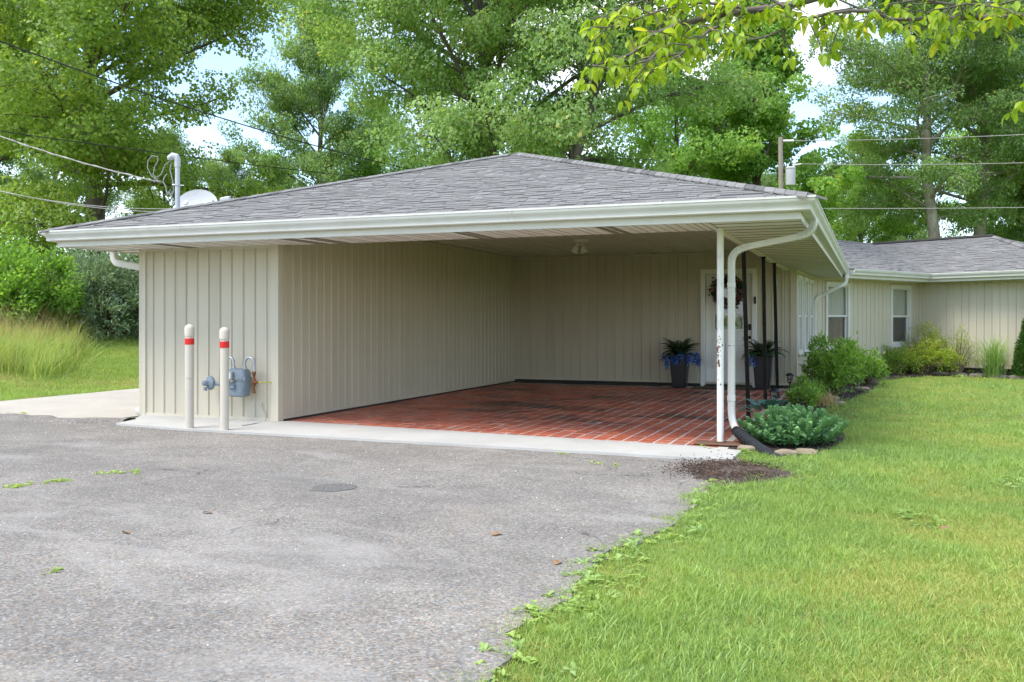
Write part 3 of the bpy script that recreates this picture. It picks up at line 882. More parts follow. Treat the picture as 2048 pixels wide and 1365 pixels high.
# fascia and gutters: swept along the eaves -----------------------------------
nA = Vector((.866,-.5)); nB = Vector((-.5,-.866)); hA = Vector((.5,.866)); hB = Vector((.866,-.5))
C2 = Vector((7.59,14.72))
OV = 0.52
def sweep(prof, path, z0=0.0):
    """profile (outward, z) along an XY path whose outside lies to the right of travel; mitred"""
    P = [Vector(p) for p in path]; n = len(prof); vs, fs = [], []
    for i, p in enumerate(P):
        d0 = (P[i]-P[i-1]).normalized() if i else (P[1]-P[0]).normalized()
        d1 = (P[i+1]-P[i]).normalized() if i < len(P)-1 else d0
        n0, n1 = Vector((d0.y,-d0.x)), Vector((d1.y,-d1.x))
        m = (n0+n1); m = m/ (m.dot(n0)) if m.length > 1e-6 else n0
        for (o, z) in prof: vs.append((p.x+m.x*o, p.y+m.y*o, z+z0))
    for i in range(len(P)-1):
        for k in range(n-1): fs.append((i*n+k, (i+1)*n+k, (i+1)*n+k+1, i*n+k+1))
        fs.append((i*n+n-1, (i+1)*n+n-1, (i+1)*n, i*n))
    fs.append(tuple(range(n))); fs.append(tuple(reversed(range((len(P)-1)*n, len(P)*n))))
    return MB().add(vs, fs)
FASC = [(0,2.085),(0,2.262),(-.018,2.262),(-.018,2.085)]
GUT = [(0.001,2.262),(0.001,2.152),(0.075,2.150),(0.086,2.158),(0.086,2.166),(0.088,2.190),(0.098,2.206),(0.118,2.222),(0.126,2.238),(0.126,2.252),(0.134,2.254),(0.134,2.272),(0.120,2.272),(0.120,2.262),(0.112,2.240),(0.085,2.215),(0.074,2.160),(0.012,2.162),(0.010,2.262)]
GL = GUT
main_path = [(FX0,14.0),(FX0,FY0),(FX1,FY0),(FX1,RGY)]
gA0 = Vector((FX1+.01, RGY)); gC = C2+OV*nA+OV*nB; gB1 = gC+hB*3.25
wing_path = [tuple(gC-hA*(3.35)), tuple(gC), tuple(gB1), tuple(gB1+hA*6)]
fm = obj('fascia', sweep(FASC, main_path), M['white'], house)
fw = obj('fascia', sweep(FASC, wing_path), M['white'], house)
gm = obj('gutter', sweep(GUT, main_path), M['white'], house, 'auto')
gw = obj('gutter', sweep(GUT, [tuple(gC-hA*(3.28))]+wing_path[1:]), M['white'], house, 'auto')
# joints in the gutter runs
for (x, y, rot) in ((-0.6, FY0, 0), (3.35, FY0, 0)):
    obj('gutter_joint', sweep([(o*1.01+.0015, z-.0008) for o, z in GUT[:12]]+[(0.0005,2.273)], [(x-.012,y),(x+.012,y)]), M['white'], gm)
obj('gutter_joint', sweep([(o*1.012+.0015, z-.0008) for o, z in GUT[:12]]+[(0.0005,2.273)], [(FX1, 1.6),(FX1, 1.625)]), M['white'], gm)
# wing soffit
ws = MB(); a0 = C2-hA*4.5; 
def P3(v, z): return (v.x, v.y, z)
for (s0, s1) in ((0, 1),):
    ws.poly([P3(C2, ZS), P3(C2-hA*4.4, ZS), P3(gC-hA*3.3-nA*.02, ZS), P3(gC-nA*.02-nB*.02, ZS)])
    ws.poly([P3(C2, ZS+.001), P3(gC-nA*.02-nB*.02, ZS+.001), P3(gB1-nB*.02, ZS+.001), P3(C2+hB*3.9, ZS+.001)])
obj('soffit', ws, M['white_soffit'], house)

# roof ---------------------------------------------------------------------------
def clip_poly(P, Q):
    """clip polygon P by convex polygon Q (counter-clockwise)"""
    out = P
    for i in range(len(Q)):
        a, b = Q[i], Q[(i+1) % len(Q)]; inp, out = out, []
        if not inp: break
        f = lambda p: (b[0]-a[0])*(p[1]-a[1])-(b[1]-a[1])*(p[0]-a[0])
        for k in range(len(inp)):
            p, q = inp[k-1], inp[k]; fp, fq = f(p), f(q)
            if (fp >= 0) != (fq >= 0):
                t = fp/(fp-fq); out.append((p[0]+(q[0]-p[0])*t, p[1]+(q[1]-p[1])*t))
            if fq >= 0: out.append(q)
    return out
EXPO = 0.108
WIDTHS = (0.09, 0.12, 0.16, 0.20, 0.25)
SLOPE = 0.315
_shv = {}
def shingle_piece(w, thick, tint):
    """one laminated tab: thin wedge, butt end proud"""
    key = (w, thick, tint)
    if key not in _shv:
        _shv[key] = shingle_geo(w, thick, tint).mesh('shingle', M['shingle'])
    return _shv[key]
def shingle_geo(w, thick, tint):
    """tooth (thick) or the open slot between teeth (thin), whose upper part carries the dark printed band"""
    g = 0.002; l = EXPO*1.12; mb = MB()
    if thick > .01:
        vs = [(g,0,0),(w-g,0,0),(w-g,l,0),(g,l,0),(g,0,thick),(w-g,0,thick),(w-g,l,0.004),(g,l,0.004)]
        return mb.add(vs, [(4,5,6,7),(0,1,5,4),(1,2,6,5),(3,0,4,7)], tint)
    zz = lambda f: thick+(0.003-thick)*f
    rows = ((0,0,tint),(0,thick,tint),(.50*l,zz(.5),tint),(.56*l,zz(.56),0.0),(l,.003,0.0))
    vs = []; tt = []
    for (y, z, t_) in rows: vs += [(0,y,z),(w,y,z)]; tt += [t_, t_]
    mb.add(vs, [(2*i,2*i+1,2*i+3,2*i+2) for i in range(4)]); mb.a = tt
    return mb
def shingled(parent, O, U, Vd, poly, single=0, seed=1, name='shingle_field'):
    """cover polygon (u,v) of the plane O + u*U + v*Vd with courses of shingles"""
    r = random.Random(seed)
    O, U, Vd = Vector(O), Vector(U).normalized(), Vector(Vd).normalized(); Nn = U.cross(Vd)
    F = Matrix(((U.x,Vd.x,Nn.x,O.x),(U.y,Vd.y,Nn.y,O.y),(U.z,Vd.z,Nn.z,O.z),(0,0,0,1)))
    u0, u1 = min(p[0] for p in poly), max(p[0] for p in poly); v1 = max(p[1] for p in poly); v0 = min(p[1] for p in poly)
    cells = []
    row = 0; v = v0
    while v < v1:
        u = u0-r.uniform(0, .3); wob = 0
        while u < u1:
            w = r.choice(WIDTHS)
            cells.append((u, v, w)); u += w
        v += EXPO; row += 1
    whole, cut = [], []
    for (u, v, w) in cells:
        rect = [(u+.0025,v),(u+w-.0025,v),(u+w-.0025,v+EXPO*1.12),(u+.0025,v+EXPO*1.12)]
        cp = clip_poly(rect, poly)
        if len(cp) < 3: continue
        ar = abs(sum(cp[i-1][0]*cp[i][1]-cp[i][0]*cp[i-1][1] for i in range(len(cp))))/2
        if ar < 0.0008: continue
        thick = 0.0105 if (r.random() < .62) else 0.005
        tint = r.choice((0.45, 0.5, 0.55, 0.6, 0.6, 0.65, 0.7, 0.75, 0.8)) 
        if r.random() < .004: tint = 1.0
        full = ar > w*EXPO*1.12*.965
        if full: whole.append(((F @ Vector((u+w/2, v, 0))-cam.location).length, u, v, w, thick, tint))
        else: cut.append((cp, v, thick, tint))
    whole.sort()
    mb = MB()
    for k, (d_, u, v, w, thick, tint) in enumerate(whole):
        if k < single:
            link('shingle', shingle_piece(w, thick, tint), parent, F @ Matrix.Translation((u, v, 0.004+r.uniform(0,.0015))))
        else:
            sg = shingle_geo(w, thick, tint); a0 = len(mb.a)
            mb.add([F @ Vector((x_+u, y_+v, z_+.004)) for x_, y_, z_ in sg.v], sg.f); mb.a[a0:] = sg.a
    for (cp, v, thick, tint) in cut:
        top = [F @ Vector((a, b, 0.004+thick+(0.003-thick)*(b-v)/(EXPO*1.12))) for a, b in cp]
        bot = [F @ Vector((a, b, 0.002)) for a, b in cp]
        n = len(cp)
        mb.add(top+bot, [tuple(range(n))]+[(n+i, n+(i+1) % n, (i+1) % n, i) for i in range(n)], tint)
    return tag(obj(name, mb, M['shingle'], parent), kind='stuff')
def caps(parent, a, b, down1, down2, w=0.15, seed=2, name='ridge_cap'):
    """bent cap shingles along a hip or ridge from a (low) to b (high)"""
    a, b = Vector(a), Vector(b); d = (b-a); L = d.length; d.normalize(); r = random.Random(seed)
    CAPE = 0.143; n = int(L/CAPE)
    for i in range(n):
        p = a+d*(i*CAPE)
        q = p+d*(CAPE*1.25)
        h0, h1 = 0.020, 0.013
        up = Vector((0,0,1))
        d1, d2 = Vector(down1).normalized(), Vector(down2).normalized()
        vs = [p+d1*w+up*h0, p+up*(h0+.008), p+d2*w+up*h0, q+d1*w+up*h1, q+up*(h1+.008), q+d2*w+up*h1,
              p+d1*w, p, p+d2*w]
        link(name, MB().add(vs, [(0,1,4,3),(1,2,5,4),(6,7,1,0),(7,8,2,1),(6,0,3),(8,5,2)], r.choice((.2,.5,.65,.8))).mesh(name, M['shingle']), parent)
EX0, EX1, EY0 = FX0-.06, FX1+.06, FY0-.06      # drip edge of the shingles
ZE = 2.268
half = (EX1-EX0)/2; PKX = EX0+half; PKY = EY0+half; PKZ = ZE+half*SLOPE
RB = 11.5                                        # ridge end
def zr(run): return ZE+run*SLOPE
peak = Vector((PKX, PKY, PKZ))
roofm = MB()
roofm.poly([(EX0,EY0,ZE),(EX1,EY0,ZE),tuple(peak)])
roofm.poly([(EX1,EY0,ZE),(EX1,RB+half,ZE),(PKX,RB,PKZ),tuple(peak)])
roofm.poly([(EX0,RB+half,ZE),(EX0,EY0,ZE),tuple(peak),(PKX,RB,PKZ)])
roofm.poly([(EX1,RB+half,ZE),(EX0,RB+half,ZE),(PKX,RB,PKZ)])
roof = obj('roof', roofm, M['shingle'], house)
sl = math.sqrt(1+SLOPE**2); hl = half*sl
shingled(roof, (EX0,EY0,ZE), (1,0,0), (0,1,SLOPE), [(0,0),(2*half,0),(half,hl)], single=300, seed=5)
shingled(roof, (EX1,EY0,ZE), (0,1,0), (-1,0,SLOPE), [(0,0),(RB-EY0,0),(RB-EY0,hl),(half,hl)], seed=6)
shingled(roof, (EX0,RB,ZE), (0,-1,0), (1,0,SLOPE), [(0,0),(RB-EY0,0),(RB-EY0-half,hl),(0,hl)], seed=7)
dF, dR, dL = (0,-1,-SLOPE), (1,0,-SLOPE), (-1,0,-SLOPE)
caps(roof, (EX1,EY0,ZE+.012), tuple(peak+Vector((0,0,.012))), dF, dR, 0.17, 3, 'hip_cap')
caps(roof, (EX0,EY0,ZE+.012), tuple(peak+Vector((0,0,.012))), dF, dL, 0.16, 4, 'hip_cap')
caps(roof, tuple(peak+Vector((0,0,.012))), (PKX,RB,PKZ+.012), dL, dR, 0.16, 5)
obj('drip_edge', sweep([(0.0,2.262),(0.072,2.262),(0.072,2.270),(0.0,2.270)], [(FX0,FY0),(FX1,FY0),(FX1,RGY)]), M['dark_base'], roof)
# wing roof
WW = 3.3; OS = 0.06
eC = gC+OS*(nA+nB)                              # shingle edge corner
def at(v2, run): return Vector((v2.x, v2.y, zr(run)))
eB1 = gB1+OS*nB+OS*hB
lenB = (eB1-eC).length
kA = 3.42
vt = eC-WW*nA-WW*nB
wm = MB()
A_lo, A_hi = eC-hA*kA, eC-hA*(kA+0.268*WW)-nA*WW
wm.poly([at(A_lo,0), at(eC,0), at(vt,WW), at(A_hi,WW)])
rB = eC-nB*WW+hB*(lenB-WW)
wm.poly([at(eC,0), at(eB1,0), at(rB,WW), at(vt,WW)])
eB2 = eB1-nB*2*WW
wm.poly([at(eB1,0), at(eB2,0), at(rB,WW)])
wm.poly([at(eB2,0), at(vt-nB*WW-hB*3,0), at(vt-hB*3,WW), at(rB,WW)])
wm.poly([at(A_hi,WW), at(vt,WW), at(vt-nA*WW,0), at(A_hi-nA*WW,0)])
wroof = obj('roof', wm, M['shingle'], house)
U3 = lambda v: (v.x, v.y, 0)
def slopev(n): return (-n.x, -n.y, SLOPE)
shingled(wroof, at(eC,0), U3(hA), slopev(nA), [(-kA,0),(0,0),(WW,WW*sl),(-(kA+.268*WW),WW*sl)], seed=11)
# B plane: u from eC along hB
shingled(wroof, at(eC,0), U3(hB), slopev(nB), [(0,0),(lenB,0),(lenB-WW,WW*sl),(-WW,WW*sl)], seed=12)
shingled(wroof, at(eB1,0), U3(hA), (-hB.x,-hB.y,SLOPE), [(0,0),(2*WW,0),(WW,WW*sl)], seed=13)
caps(wroof, at(eB1,0)+Vector((0,0,.012)), at(rB,WW)+Vector((0,0,.012)), (nB.x,nB.y,-SLOPE), (hB.x,hB.y,-SLOPE), .16, 6, 'hip_cap')
obj('ridge_vent', MB().tube([at(vt,WW)+Vector((0,0,.02)), at(rB,WW)+Vector((0,0,.02))], .055, 6), M['dark_base'], wroof)
obj('ridge_vent', MB().tube([at(vt,WW)+Vector((0,0,.01)), at(A_hi,WW)+Vector((0,0,.01))], .03, 6), M['shingle'], wroof)

# downspouts ------------------------------------------------------------------
def arc(a, b, c, n=6):
    """quadratic bend a-b-c"""
    a, b, c = Vector(a), Vector(b), Vector(c)
    return [a*(1-t)**2+b*2*t*(1-t)+c*t*t for t in [i/n for i in range(n+1)]]
ox, oy = 6.075, -0.12
p0 = Vector((ox, oy, 2.16)); p1 = Vector((ox, oy, 1.99)); q = Vector((5.385, 0.0, 1.92)); q2 = Vector((5.30, 0.0, 1.78))
path = [p0]+arc((ox,oy,2.12), (ox,oy,2.02), (ox-.15,oy+.03,1.995), 7)+arc(Vector((5.47,-.003,1.925)), Vector((5.305,0.0,1.90)), q2, 7)
path += [Vector((5.30,0.0,.40))]+arc((5.30,0,.34),(5.30,-.02,.17),(5.40,-.17,.12),6)
ds = obj('downspout', MB().bar(path[:], .054, .062), M['white'], house, 'auto')
for z in (1.55, 0.44): obj('downspout_joint', MB().cbox(5.30-.037, 5.30+.037, -.034, .034, z-.03, z+.03, .006), M['white'], ds)
obj('downspout_seam', MB().box(5.30-.0322, 5.30+.0322, -.0282, .0282, .952, .957), M['black'], ds)
rib = MB()
for t in [i/9 for i in range(10)]:
    for seg in (arc((ox,oy,2.12), (ox,oy,2.02), (ox-.15,oy+.03,1.995), 9), arc(Vector((5.47,-.003,1.925)), Vector((5.305,0.0,1.90)), q2, 9)):
        i = int(t*9); 
        if i < 9: rib.bar([seg[i], seg[i].lerp(seg[i+1], .35)], .058, .067)
obj('elbow_rib', rib, M['white'], ds)
# far corner of the side eave to the wing wall
wp = W3 @ Vector((3.14, -.045, 0))
far = [Vector((6.085,10.95,2.16)), Vector((6.085,10.95,2.05))]+arc((6.085,10.95,2.04),(6.085,10.95,1.95),(5.95,10.90,1.90),4)+arc((wp.x+.12,wp.y+.04,1.72),(wp.x+.01,wp.y,1.69),(wp.x,wp.y,1.58),4)+[Vector((wp.x,wp.y,.05))]
obj('downspout', MB().bar(far, .06, .07), M['white'], house, 'auto')
lf = [Vector((-2.60,0.10,2.16))]+arc((-2.60,0.10,2.06),(-2.60,0.10,1.95),(-2.50,.10,1.94),5)+arc((-2.16,.10,1.885),(-2.085,.10,1.87),(-2.085,.10,1.78),4)+[Vector((-2.085,.10,.16))]+arc((-2.085,.10,.12),(-2.085,.10,.05),(-2.16,0.04,.045),4)
obj('downspout', MB().bar(lf, .065, .085), M['white'], house, 'auto')

# posts of the carport ---------------------------------------------------------
pw = MB().lathe([(0.033,0.03),(0.033,ZS-.002)], 20, Matrix.Translation((5.215,-0.15,0)))
post = obj('post', pw, M['white_post'], house, 'auto'); 
rb2 = MB(); rr = random.Random(21)
for k in range(60):
    z = rr.gauss(0.86, .11); an = R(250)+rr.gauss(0, .33); s_ = rr.uniform(.003,.008)*(1 if rr.random()<.7 else 1.6)
    c_ = Vector((5.215+.0334*math.cos(an), -.15+.0334*math.sin(an), z)); tv = Vector((-math.sin(an), math.cos(an), 0))
    n_ = Vector((math.cos(an), math.sin(an), 0))*.0004
    rb2.poly([c_+n_+tv*s_*math.cos(b_)*rr.uniform(.6,1)+Vector((0,0,s_*1.3*math.sin(b_))) for b_ in [i/7*6.283 for i in range(7)]])
tag(obj('rust_spots', rb2, M['rust'], post), 'rust patches where paint has chipped off the post')
obj('post_plate', MB().cbox(5.16, 5.27, -.205, -.095, 0.024, 0.032, .003), M['rust'], post)
obj('post_base_board', MB().cbox(4.98, 5.50, -.30, -.06, 0.009, 0.024, .004), M['wood_board'], house)
for k, (bx, by, tx, ty) in enumerate(((5.19, 2.25, 5.155, 2.05), (5.19, 4.15, 5.178, 4.0), (5.205, 5.75, 5.18, 5.5))):
    pm = MB()
    w_ = .0165
    a_, b_ = Vector((bx, by, .0)), Vector((tx, ty, ZS-.010))
    for dx_, dy_ in ((-.0125, 0), (.0125, .0)):
        pts = [a_.lerp(b_, t)+Vector((dx_, dy_+.004*math.sin(t*9), 0)) for t in [i/10 for i in range(11)]]
        pm.bar(pts, w_*1.5, w_*1.35)
    po = obj('post', pm, M['black_iron'], house, 'auto')
    tag(po, 'thin black iron porch post')
    obj('post_foot', MB().cbox(bx-.045, bx+.045, by-.045, by+.045, .001, .012, .003), M['black_iron'], po)
    obj('post_bracket', MB().cbox(tx-.04, tx+.04, ty-.04, ty+.04, ZS-.022, ZS-.0135, .002), M['black_iron'], po)

# ================================================================== THINGS BY THE HOUSE
T = Matrix.Translation
def RX(a): return Matrix.Rotation(R(a), 4, 'X')
def RY(a): return Matrix.Rotation(R(a), 4, 'Y')
def RZ(a): return Matrix.Rotation(R(a), 4, 'Z')

# bollards ------------------------------------------------------------------
def bollard(loc, h, label, sleeve):
    t = thing('bollard', loc, label, 'bollard', 'bollards guarding the gas meter')
    x, y, z = loc; B = T(loc)
    r = 0.0465
    prof = [(r,-.02),(r,h-.135)] if not sleeve else [(r,-.02),(r,h-.60),(r-.003,h-.598),(r+.002,h-.594),(r+.002,h-.135)]
    obj('shaft', MB().lathe(prof, 28, B), M['bollard'], t, 'auto')
    obj('reflective_band', MB().lathe([(r+.0025,h-.225),(r+.0042,h-.223),(r+.0042,h-.157),(r+.0025,h-.155)], 28, B), M['red'], t, 'auto')
    obj('cap', MB().lathe([(r+.001,h-.135),(r+.006,h-.13),(r+.007,h-.045),(r+.003,h-.03),(r*.80,h-.012),(r*.45,h-.002),(0,h)], 28, B), M['bollard'], t, 'auto')
bollard((-0.482,-0.958,0.0), 1.16, 'cream bollard with red band farther from the gas meter', True)
bollard((0.002,-0.971,0.0), 1.13, 'cream bollard with red band standing right before the gas meter', False)

# gas meter ------------------------------------------------------------------
gm_ = thing('gas_meter', (-0.40,-0.16,0.0), 'blue-grey gas meter with curved pipes mounted on the front wall', 'gas meter')
def ell(mb, c, rx, ry, rz, n=18, m=10):
    vs, fs = [], []
    for i in range(m+1):
        th = math.pi*i/m
        for k in range(n):
            ph = 2*math.pi*k/n; vs.append((c[0]+rx*math.sin(th)*math.cos(ph), c[1]+ry*math.sin(th)*math.sin(ph), c[2]+rz*math.cos(th)))
    for i in range(m):
        for k in range(n): fs.append((i*n+k, (i+1)*n+k, (i+1)*n+(k+1) % n, i*n+(k+1) % n))
    mb.add(vs, fs)
MX, MY, MZ = -0.425, -0.17, 0.0
body = MB()
def loft(mb, rings):
    n = len(rings[0]); vs = [p for r_ in rings for p in r_]; fs = []
    for i in range(len(rings)-1):
        for k in range(n): fs.append((i*n+k, i*n+(k+1) % n, (i+1)*n+(k+1) % n, (i+1)*n+k))
    fs.append(tuple(reversed(range(n)))); fs.append(tuple(range((len(rings)-1)*n, len(rings)*n)))
    mb.add(vs, fs)
def two_lobe(w, d, z, waist=.80, n=32):
    out = []
    for k in range(n):
        a = 2*math.pi*k/n; cx_ = math.copysign(abs(math.cos(a))**.45, math.cos(a)); sy_ = math.copysign(abs(math.sin(a))**.5, math.sin(a))
        wv = 1-(1-waist)*math.exp(-(cx_/.28)**2) if sy_ < 0 else 1
        out.append((MX+w*cx_, MY+d*sy_*wv, z))
    return out
loft(body, [two_lobe(.095,.060,.300),two_lobe(.118,.078,.315),two_lobe(.125,.085,.36),two_lobe(.138,.090,.47),two_lobe(.140,.092,.505)])
loft(body, [two_lobe(.138,.088,.525,1),two_lobe(.132,.083,.58,1),two_lobe(.115,.070,.622,1),two_lobe(.085,.05,.635,1)])
mbody = obj('meter_body', body, M['meter'], gm_, 'auto')
fl = MB(); loft(fl, [two_lobe(.150,.100,.503,.86),two_lobe(.150,.100,.527,.95)])
obj('flange', fl, M['meter'], gm_, 'auto')
for k in range(9):
    bx = MX-.14+k*.035
    obj('bolt', MB().lathe([(.007,0),(.007,.034),(.0,.036)], 6, T((bx,MY-.093+.012*abs(k-4)/4,.500))), M['galv'], gm_)
obj('badge', MB().cbox(MX-.07, MX+.005, MY-.0965, MY-.080, .405, .435, .002), M['meter'], gm_)
ix = MB().cbox(MX-.11, MX-.005, MY-.135, MY-.07, .505, .598, .006)
idx = obj('index_box', ix, M['galv'], gm_)
obj('dial_plate', MB().cbox(MX-.10, MX-.015, MY-.139, MY-.136, .520, .580, .001), M['white'], idx)
obj('index_cap', MB().cbox(MX-.04, MX+.012, MY-.128, MY-.09, .480, .503, .004), M['wood_pole'], gm_)
def hoop(x0, x1, z, zt, y, r, mat_, nm, zend):
    pts = [Vector((x0,y,z))]+[Vector(((x0+x1)/2+(x0-x1)/2*math.cos(a), y, zt+abs(x1-x0)/2*math.sin(a))) for a in [math.pi*i/12 for i in range(13)]]+[Vector((x1,y,zend))]
    return obj(nm, MB().tube(pts, r, 12), mat_, gm_, 'auto')
hoop(MX+.085, MX+.215, .62, .70, MY, .017, M['galv'], 'outlet_pipe', .60)
hoop(MX-.075, MX-.205, .62, .70, MY, .017, M['galv'], 'inlet_pipe', .50)
for xx in (MX+.085, MX-.075): obj('union_nut', MB().lathe([(.026,.615),(.028,.62),(.028,.65),(.022,.655)], 8, T((xx,MY,0))), M['galv'], gm_)
vx = MX+.215
obj('valve', MB().lathe([(.024,.60),(.026,.59),(.026,.565),(.016,.56),(.015,.52),(.022,.51),(.022,.44),(.015,.43),(.015,.375),(.020,.37),(.020,.345),(.0,.343)], 14, T((vx,MY,0))), M['rust'], gm_, 'auto')
obj('valve_tee', MB().lathe([(.020,0),(.020,.045),(.012,.05),(.012,.06)], 12, T((vx,MY,.475)) @ RY(90)), M['rust'], gm_, 'auto')
obj('supply_tube', MB().tube([(vx+.05,MY,.475),(vx+.09,MY+.02,.475),(vx+.14,MY+.12,.468),(vx+.15,-.01,.466)], .007, 8), M['yellow_tube'], gm_, 'auto')
# regulator
rx, ry, rz = -0.84, -0.17, 0.452
rg = MB().lathe([(0.0,-.045),(.045,-.042),(.075,-.020),(.086,-.008),(.086,.008),(.078,.016),(.060,.030),(.034,.040),(.033,.085),(.026,.10),(.0,.102)], 24, T((rx,ry,rz)) @ RZ(-22) @ RX(90))
reg = obj('regulator', rg, M['meter'], gm_, 'auto')
for k in range(8):
    a = k/8*2*math.pi
    obj('bolt', MB().lathe([(.008,-.016),(.008,.018),(0,.019)], 6, T((rx,ry,rz)) @ RZ(-22) @ RX(90) @ T((.078*math.cos(a),.078*math.sin(a),0))), M['meter'], reg)
obj('vent_cap', MB().tube([(rx-.03,ry-.05,rz-.05),(rx-.035,ry-.055,rz-.09)], [.02,.026], 10), M['meter'], reg)
obj('regulator_outlet', MB().tube([(rx+.06,ry,rz-.012),(rx+.20,ry,rz-.012),(MX-.205,ry,rz-.012),(MX-.205,ry,.52)], .020, 10), M['meter'], gm_, 'auto')
obj('riser_pipe', MB().tube([(rx+.21,ry+.03,-.02),(rx+.21,ry+.03,.20),(rx+.20,ry,.43)], .016, 10), M['bollard'], gm_, 'auto')
gw_ = obj('ground_wire', MB().tube([(-.20,-.03,.22),(-.17,-.05,.14),(-.12,-.06,.09),(-.12,-.07,0.0),(-.06,-.35,.012),(-.05,-.6,.012)], .006, 6), M['cable'])
tag(gw_, 'thin ground wire dropping from the wall to the concrete', 'wire')

# satellite dish and service mast ----------------------------------------------
dl = at_depth(393, 424, 13.35)
dish = thing('satellite_dish', tuple(dl), 'grey oval satellite dish behind the roof hip', 'dish')
# local frame: dish faces towards the camera, a little up and to the left
DM = T(dl+Vector((0,0,.10))) @ RZ(math.degrees(YAW)-9) @ RX(68) @ RZ(-8)
vs, fs = [], []; n, m = 40, 8
a_, b_ = .325, .25
for i in range(m+1):
    t = i/m
    for k in range(n):
        an = 2*math.pi*k/n; vs.append(DM @ Vector((a_*t*math.cos(an), b_*t*math.sin(an), -.07*(1-t*t))))
for i in range(m):
    for k in range(n): fs.append((i*n+k, i*n+(k+1) % n, (i+1)*n+(k+1) % n, (i+1)*n+k))
nv = len(vs)
for k in range(n):
    an = 2*math.pi*k/n; vs.append(DM @ Vector((a_*1.0*math.cos(an), b_*math.sin(an), -.015)))
for k in range(n): fs.append((m*n+k, m*n+(k+1) % n, nv+(k+1) % n, nv+k))
reflector = obj('reflector', MB().add(vs, fs), M['dish'], dish, 'auto')
fc = bpy.data.curves.new('dish_lettering', 'FONT'); fc.body = 'DIRECTV'; fc.size = .085; fc.align_x = 'CENTER'; fc.extrude = .0008
fo = bpy.data.objects.new('dish_lettering_curve', fc); COL.objects.link(fo)
bpy.context.view_layer.update()
tme = bpy.data.meshes.new_from_object(fo.evaluated_get(bpy.context.evaluated_depsgraph_get()))
bpy.data.objects.remove(fo, do_unlink=True)
for v in tme.vertices:
    x_, y_ = v.co.x+.03, v.co.y+.015
    v.co = DM @ Vector((x_, y_, -.07*(1-(x_/a_)**2-(y_/b_)**2)+.003+v.co.z))
tme.materials.clear(); tme.materials.append(M['dish_text'])
link('lettering', tme, reflector)
obj('emblem', MB().add([DM @ Vector((-.215+.035*math.cos(k/20*6.283), .04+.035*math.sin(k/20*6.283), -.07*(1-.44-.02)+.004)) for k in range(20)], [tuple(range(20))]), M['dish_text'], reflector)
obj('feed_arm', MB().tube([DM @ Vector((.10,-.2,-.06)), DM @ Vector((.36,-.12,.14)), DM @ Vector((.40,-.02,.26))], .014, 8), M['dish'], dish)
obj('receiver', MB().cbox(-.075,.075,-.035,.035,-.04,.04,.015, T(at_depth(451, 400, 13.05)) @ RZ(20) @ RY(-12)), M['dish'], dish)
obj('dish_pole', MB().tube([DM @ Vector((0,0,-.08)), dl+Vector((-.02,.14,-.05)), dl+Vector((-.02,.14,-.42))], .02, 10), M['dish'], dish)
obj('foot_plate', MB().cbox(-.08,.08,-.06,.06,-.006,.006,.002, T(dl+Vector((-.02,.14,-.42))) @ RY(-17)), M['dish'], dish)

mx, my = -2.28, 0.92
mast = thing('service_mast', (mx,my,2.3), 'grey electric service mast with weatherhead above the roof corner', 'mast')
obj('mast_pipe', MB().tube([(mx,my,2.0),(mx,my,3.35)], .033, 18), M['grey_pvc'], mast, 'auto')
wh = MB().tube([(mx,my,3.33),(mx,my,3.40),(mx-.015,my-.005,3.445),(mx-.06,my-.02,3.455),(mx-.105,my-.035,3.425),(mx-.115,my-.04,3.40)], [.040,.042,.048,.050,.042,.02], 16)
obj('weatherhead', wh, M['grey_pvc'], mast, 'auto')
obj('mast_collar', MB().lathe([(.036,3.30),(.040,3.305),(.040,3.335),(.036,3.34)], 18, T((mx,my,0))), M['grey_pvc'], mast)
cl = MB().lathe([(.034,3.045),(.041,3.048),(.041,3.072),(.034,3.075)], 18, T((mx,my,0))); cl.tube([(mx-.07,my-.02,3.06),(mx-.03,my-.01,3.06)], .012, 8); cl.tube([(mx+.03,my+.01,3.055),(mx+.085,my+.03,3.05)], .008, 8)
obj('mast_clamp', cl, M['galv'], mast, 'auto')
hv = at_depth(345, 320, 12.75)
def px(u, v, d=12.75): return at_depth(u, v, d)
lead = MB().tube([px(341,322), px(330,330), px(322,350), px(312,356), px(306,350), px(309,335), px(316,322), px(316,314), px(304,312), px(296,322), px(295,336), px(303,352), px(318,364)], .0065, 8)
lead.tube([px(343,326), px(340,340), px(344,356), px(347,372), px(347,385), px(341,391), px(334,386), px(330,370), px(325,364)], .0075, 8)
lead.tube([px(326,366), px(328,356), px(334,348)], .007, 6)
obj('drip_loop', lead, M['cable'], mast, 'auto')
def cable(name, A, B, sag, r, mat_, label, twist=0):
    A, B = Vector(A), Vector(B); pts = []
    n = 40
    for i in range(n+1):
        t = i/n; p = A.lerp(B, t); p.z -= sag*4*t*(1-t); pts.append(p)
    mb = MB().tube(pts, r, 6)
    if twist:
        mb.tube([p+Vector((0,.012*math.sin(i*2.2),.014*math.cos(i*2.2))) for i, p in enumerate(pts)], r*.8, 6)
    return tag(obj(name, mb, mat_, None, True), label, 'cable', 'overhead wires')
cable('service_drop', px(322,365,12.72), at_depth(-420, 70, 15.5), .28, .009, M['cable'], 'twisted grey service cable running down to the roof mast', 1)
cable('overhead_cable', at_depth(-330, -45, 13), at_depth(905, 356, 24), .30, .012, M['cable_black'], 'upper black cable crossing the big tree towards the roof')
cable('overhead_cable', at_depth(-330, 215, 15), at_depth(900, 372, 30), .10, .010, M['cable_black'], 'lower black cable passing behind the service mast')
cable('overhead_cable', at_depth(-330, 270, 14), at_depth(350, 418, 13.1), .30, .006, M['cable'], 'upper of two thin grey lines ending at the roof edge below the mast')
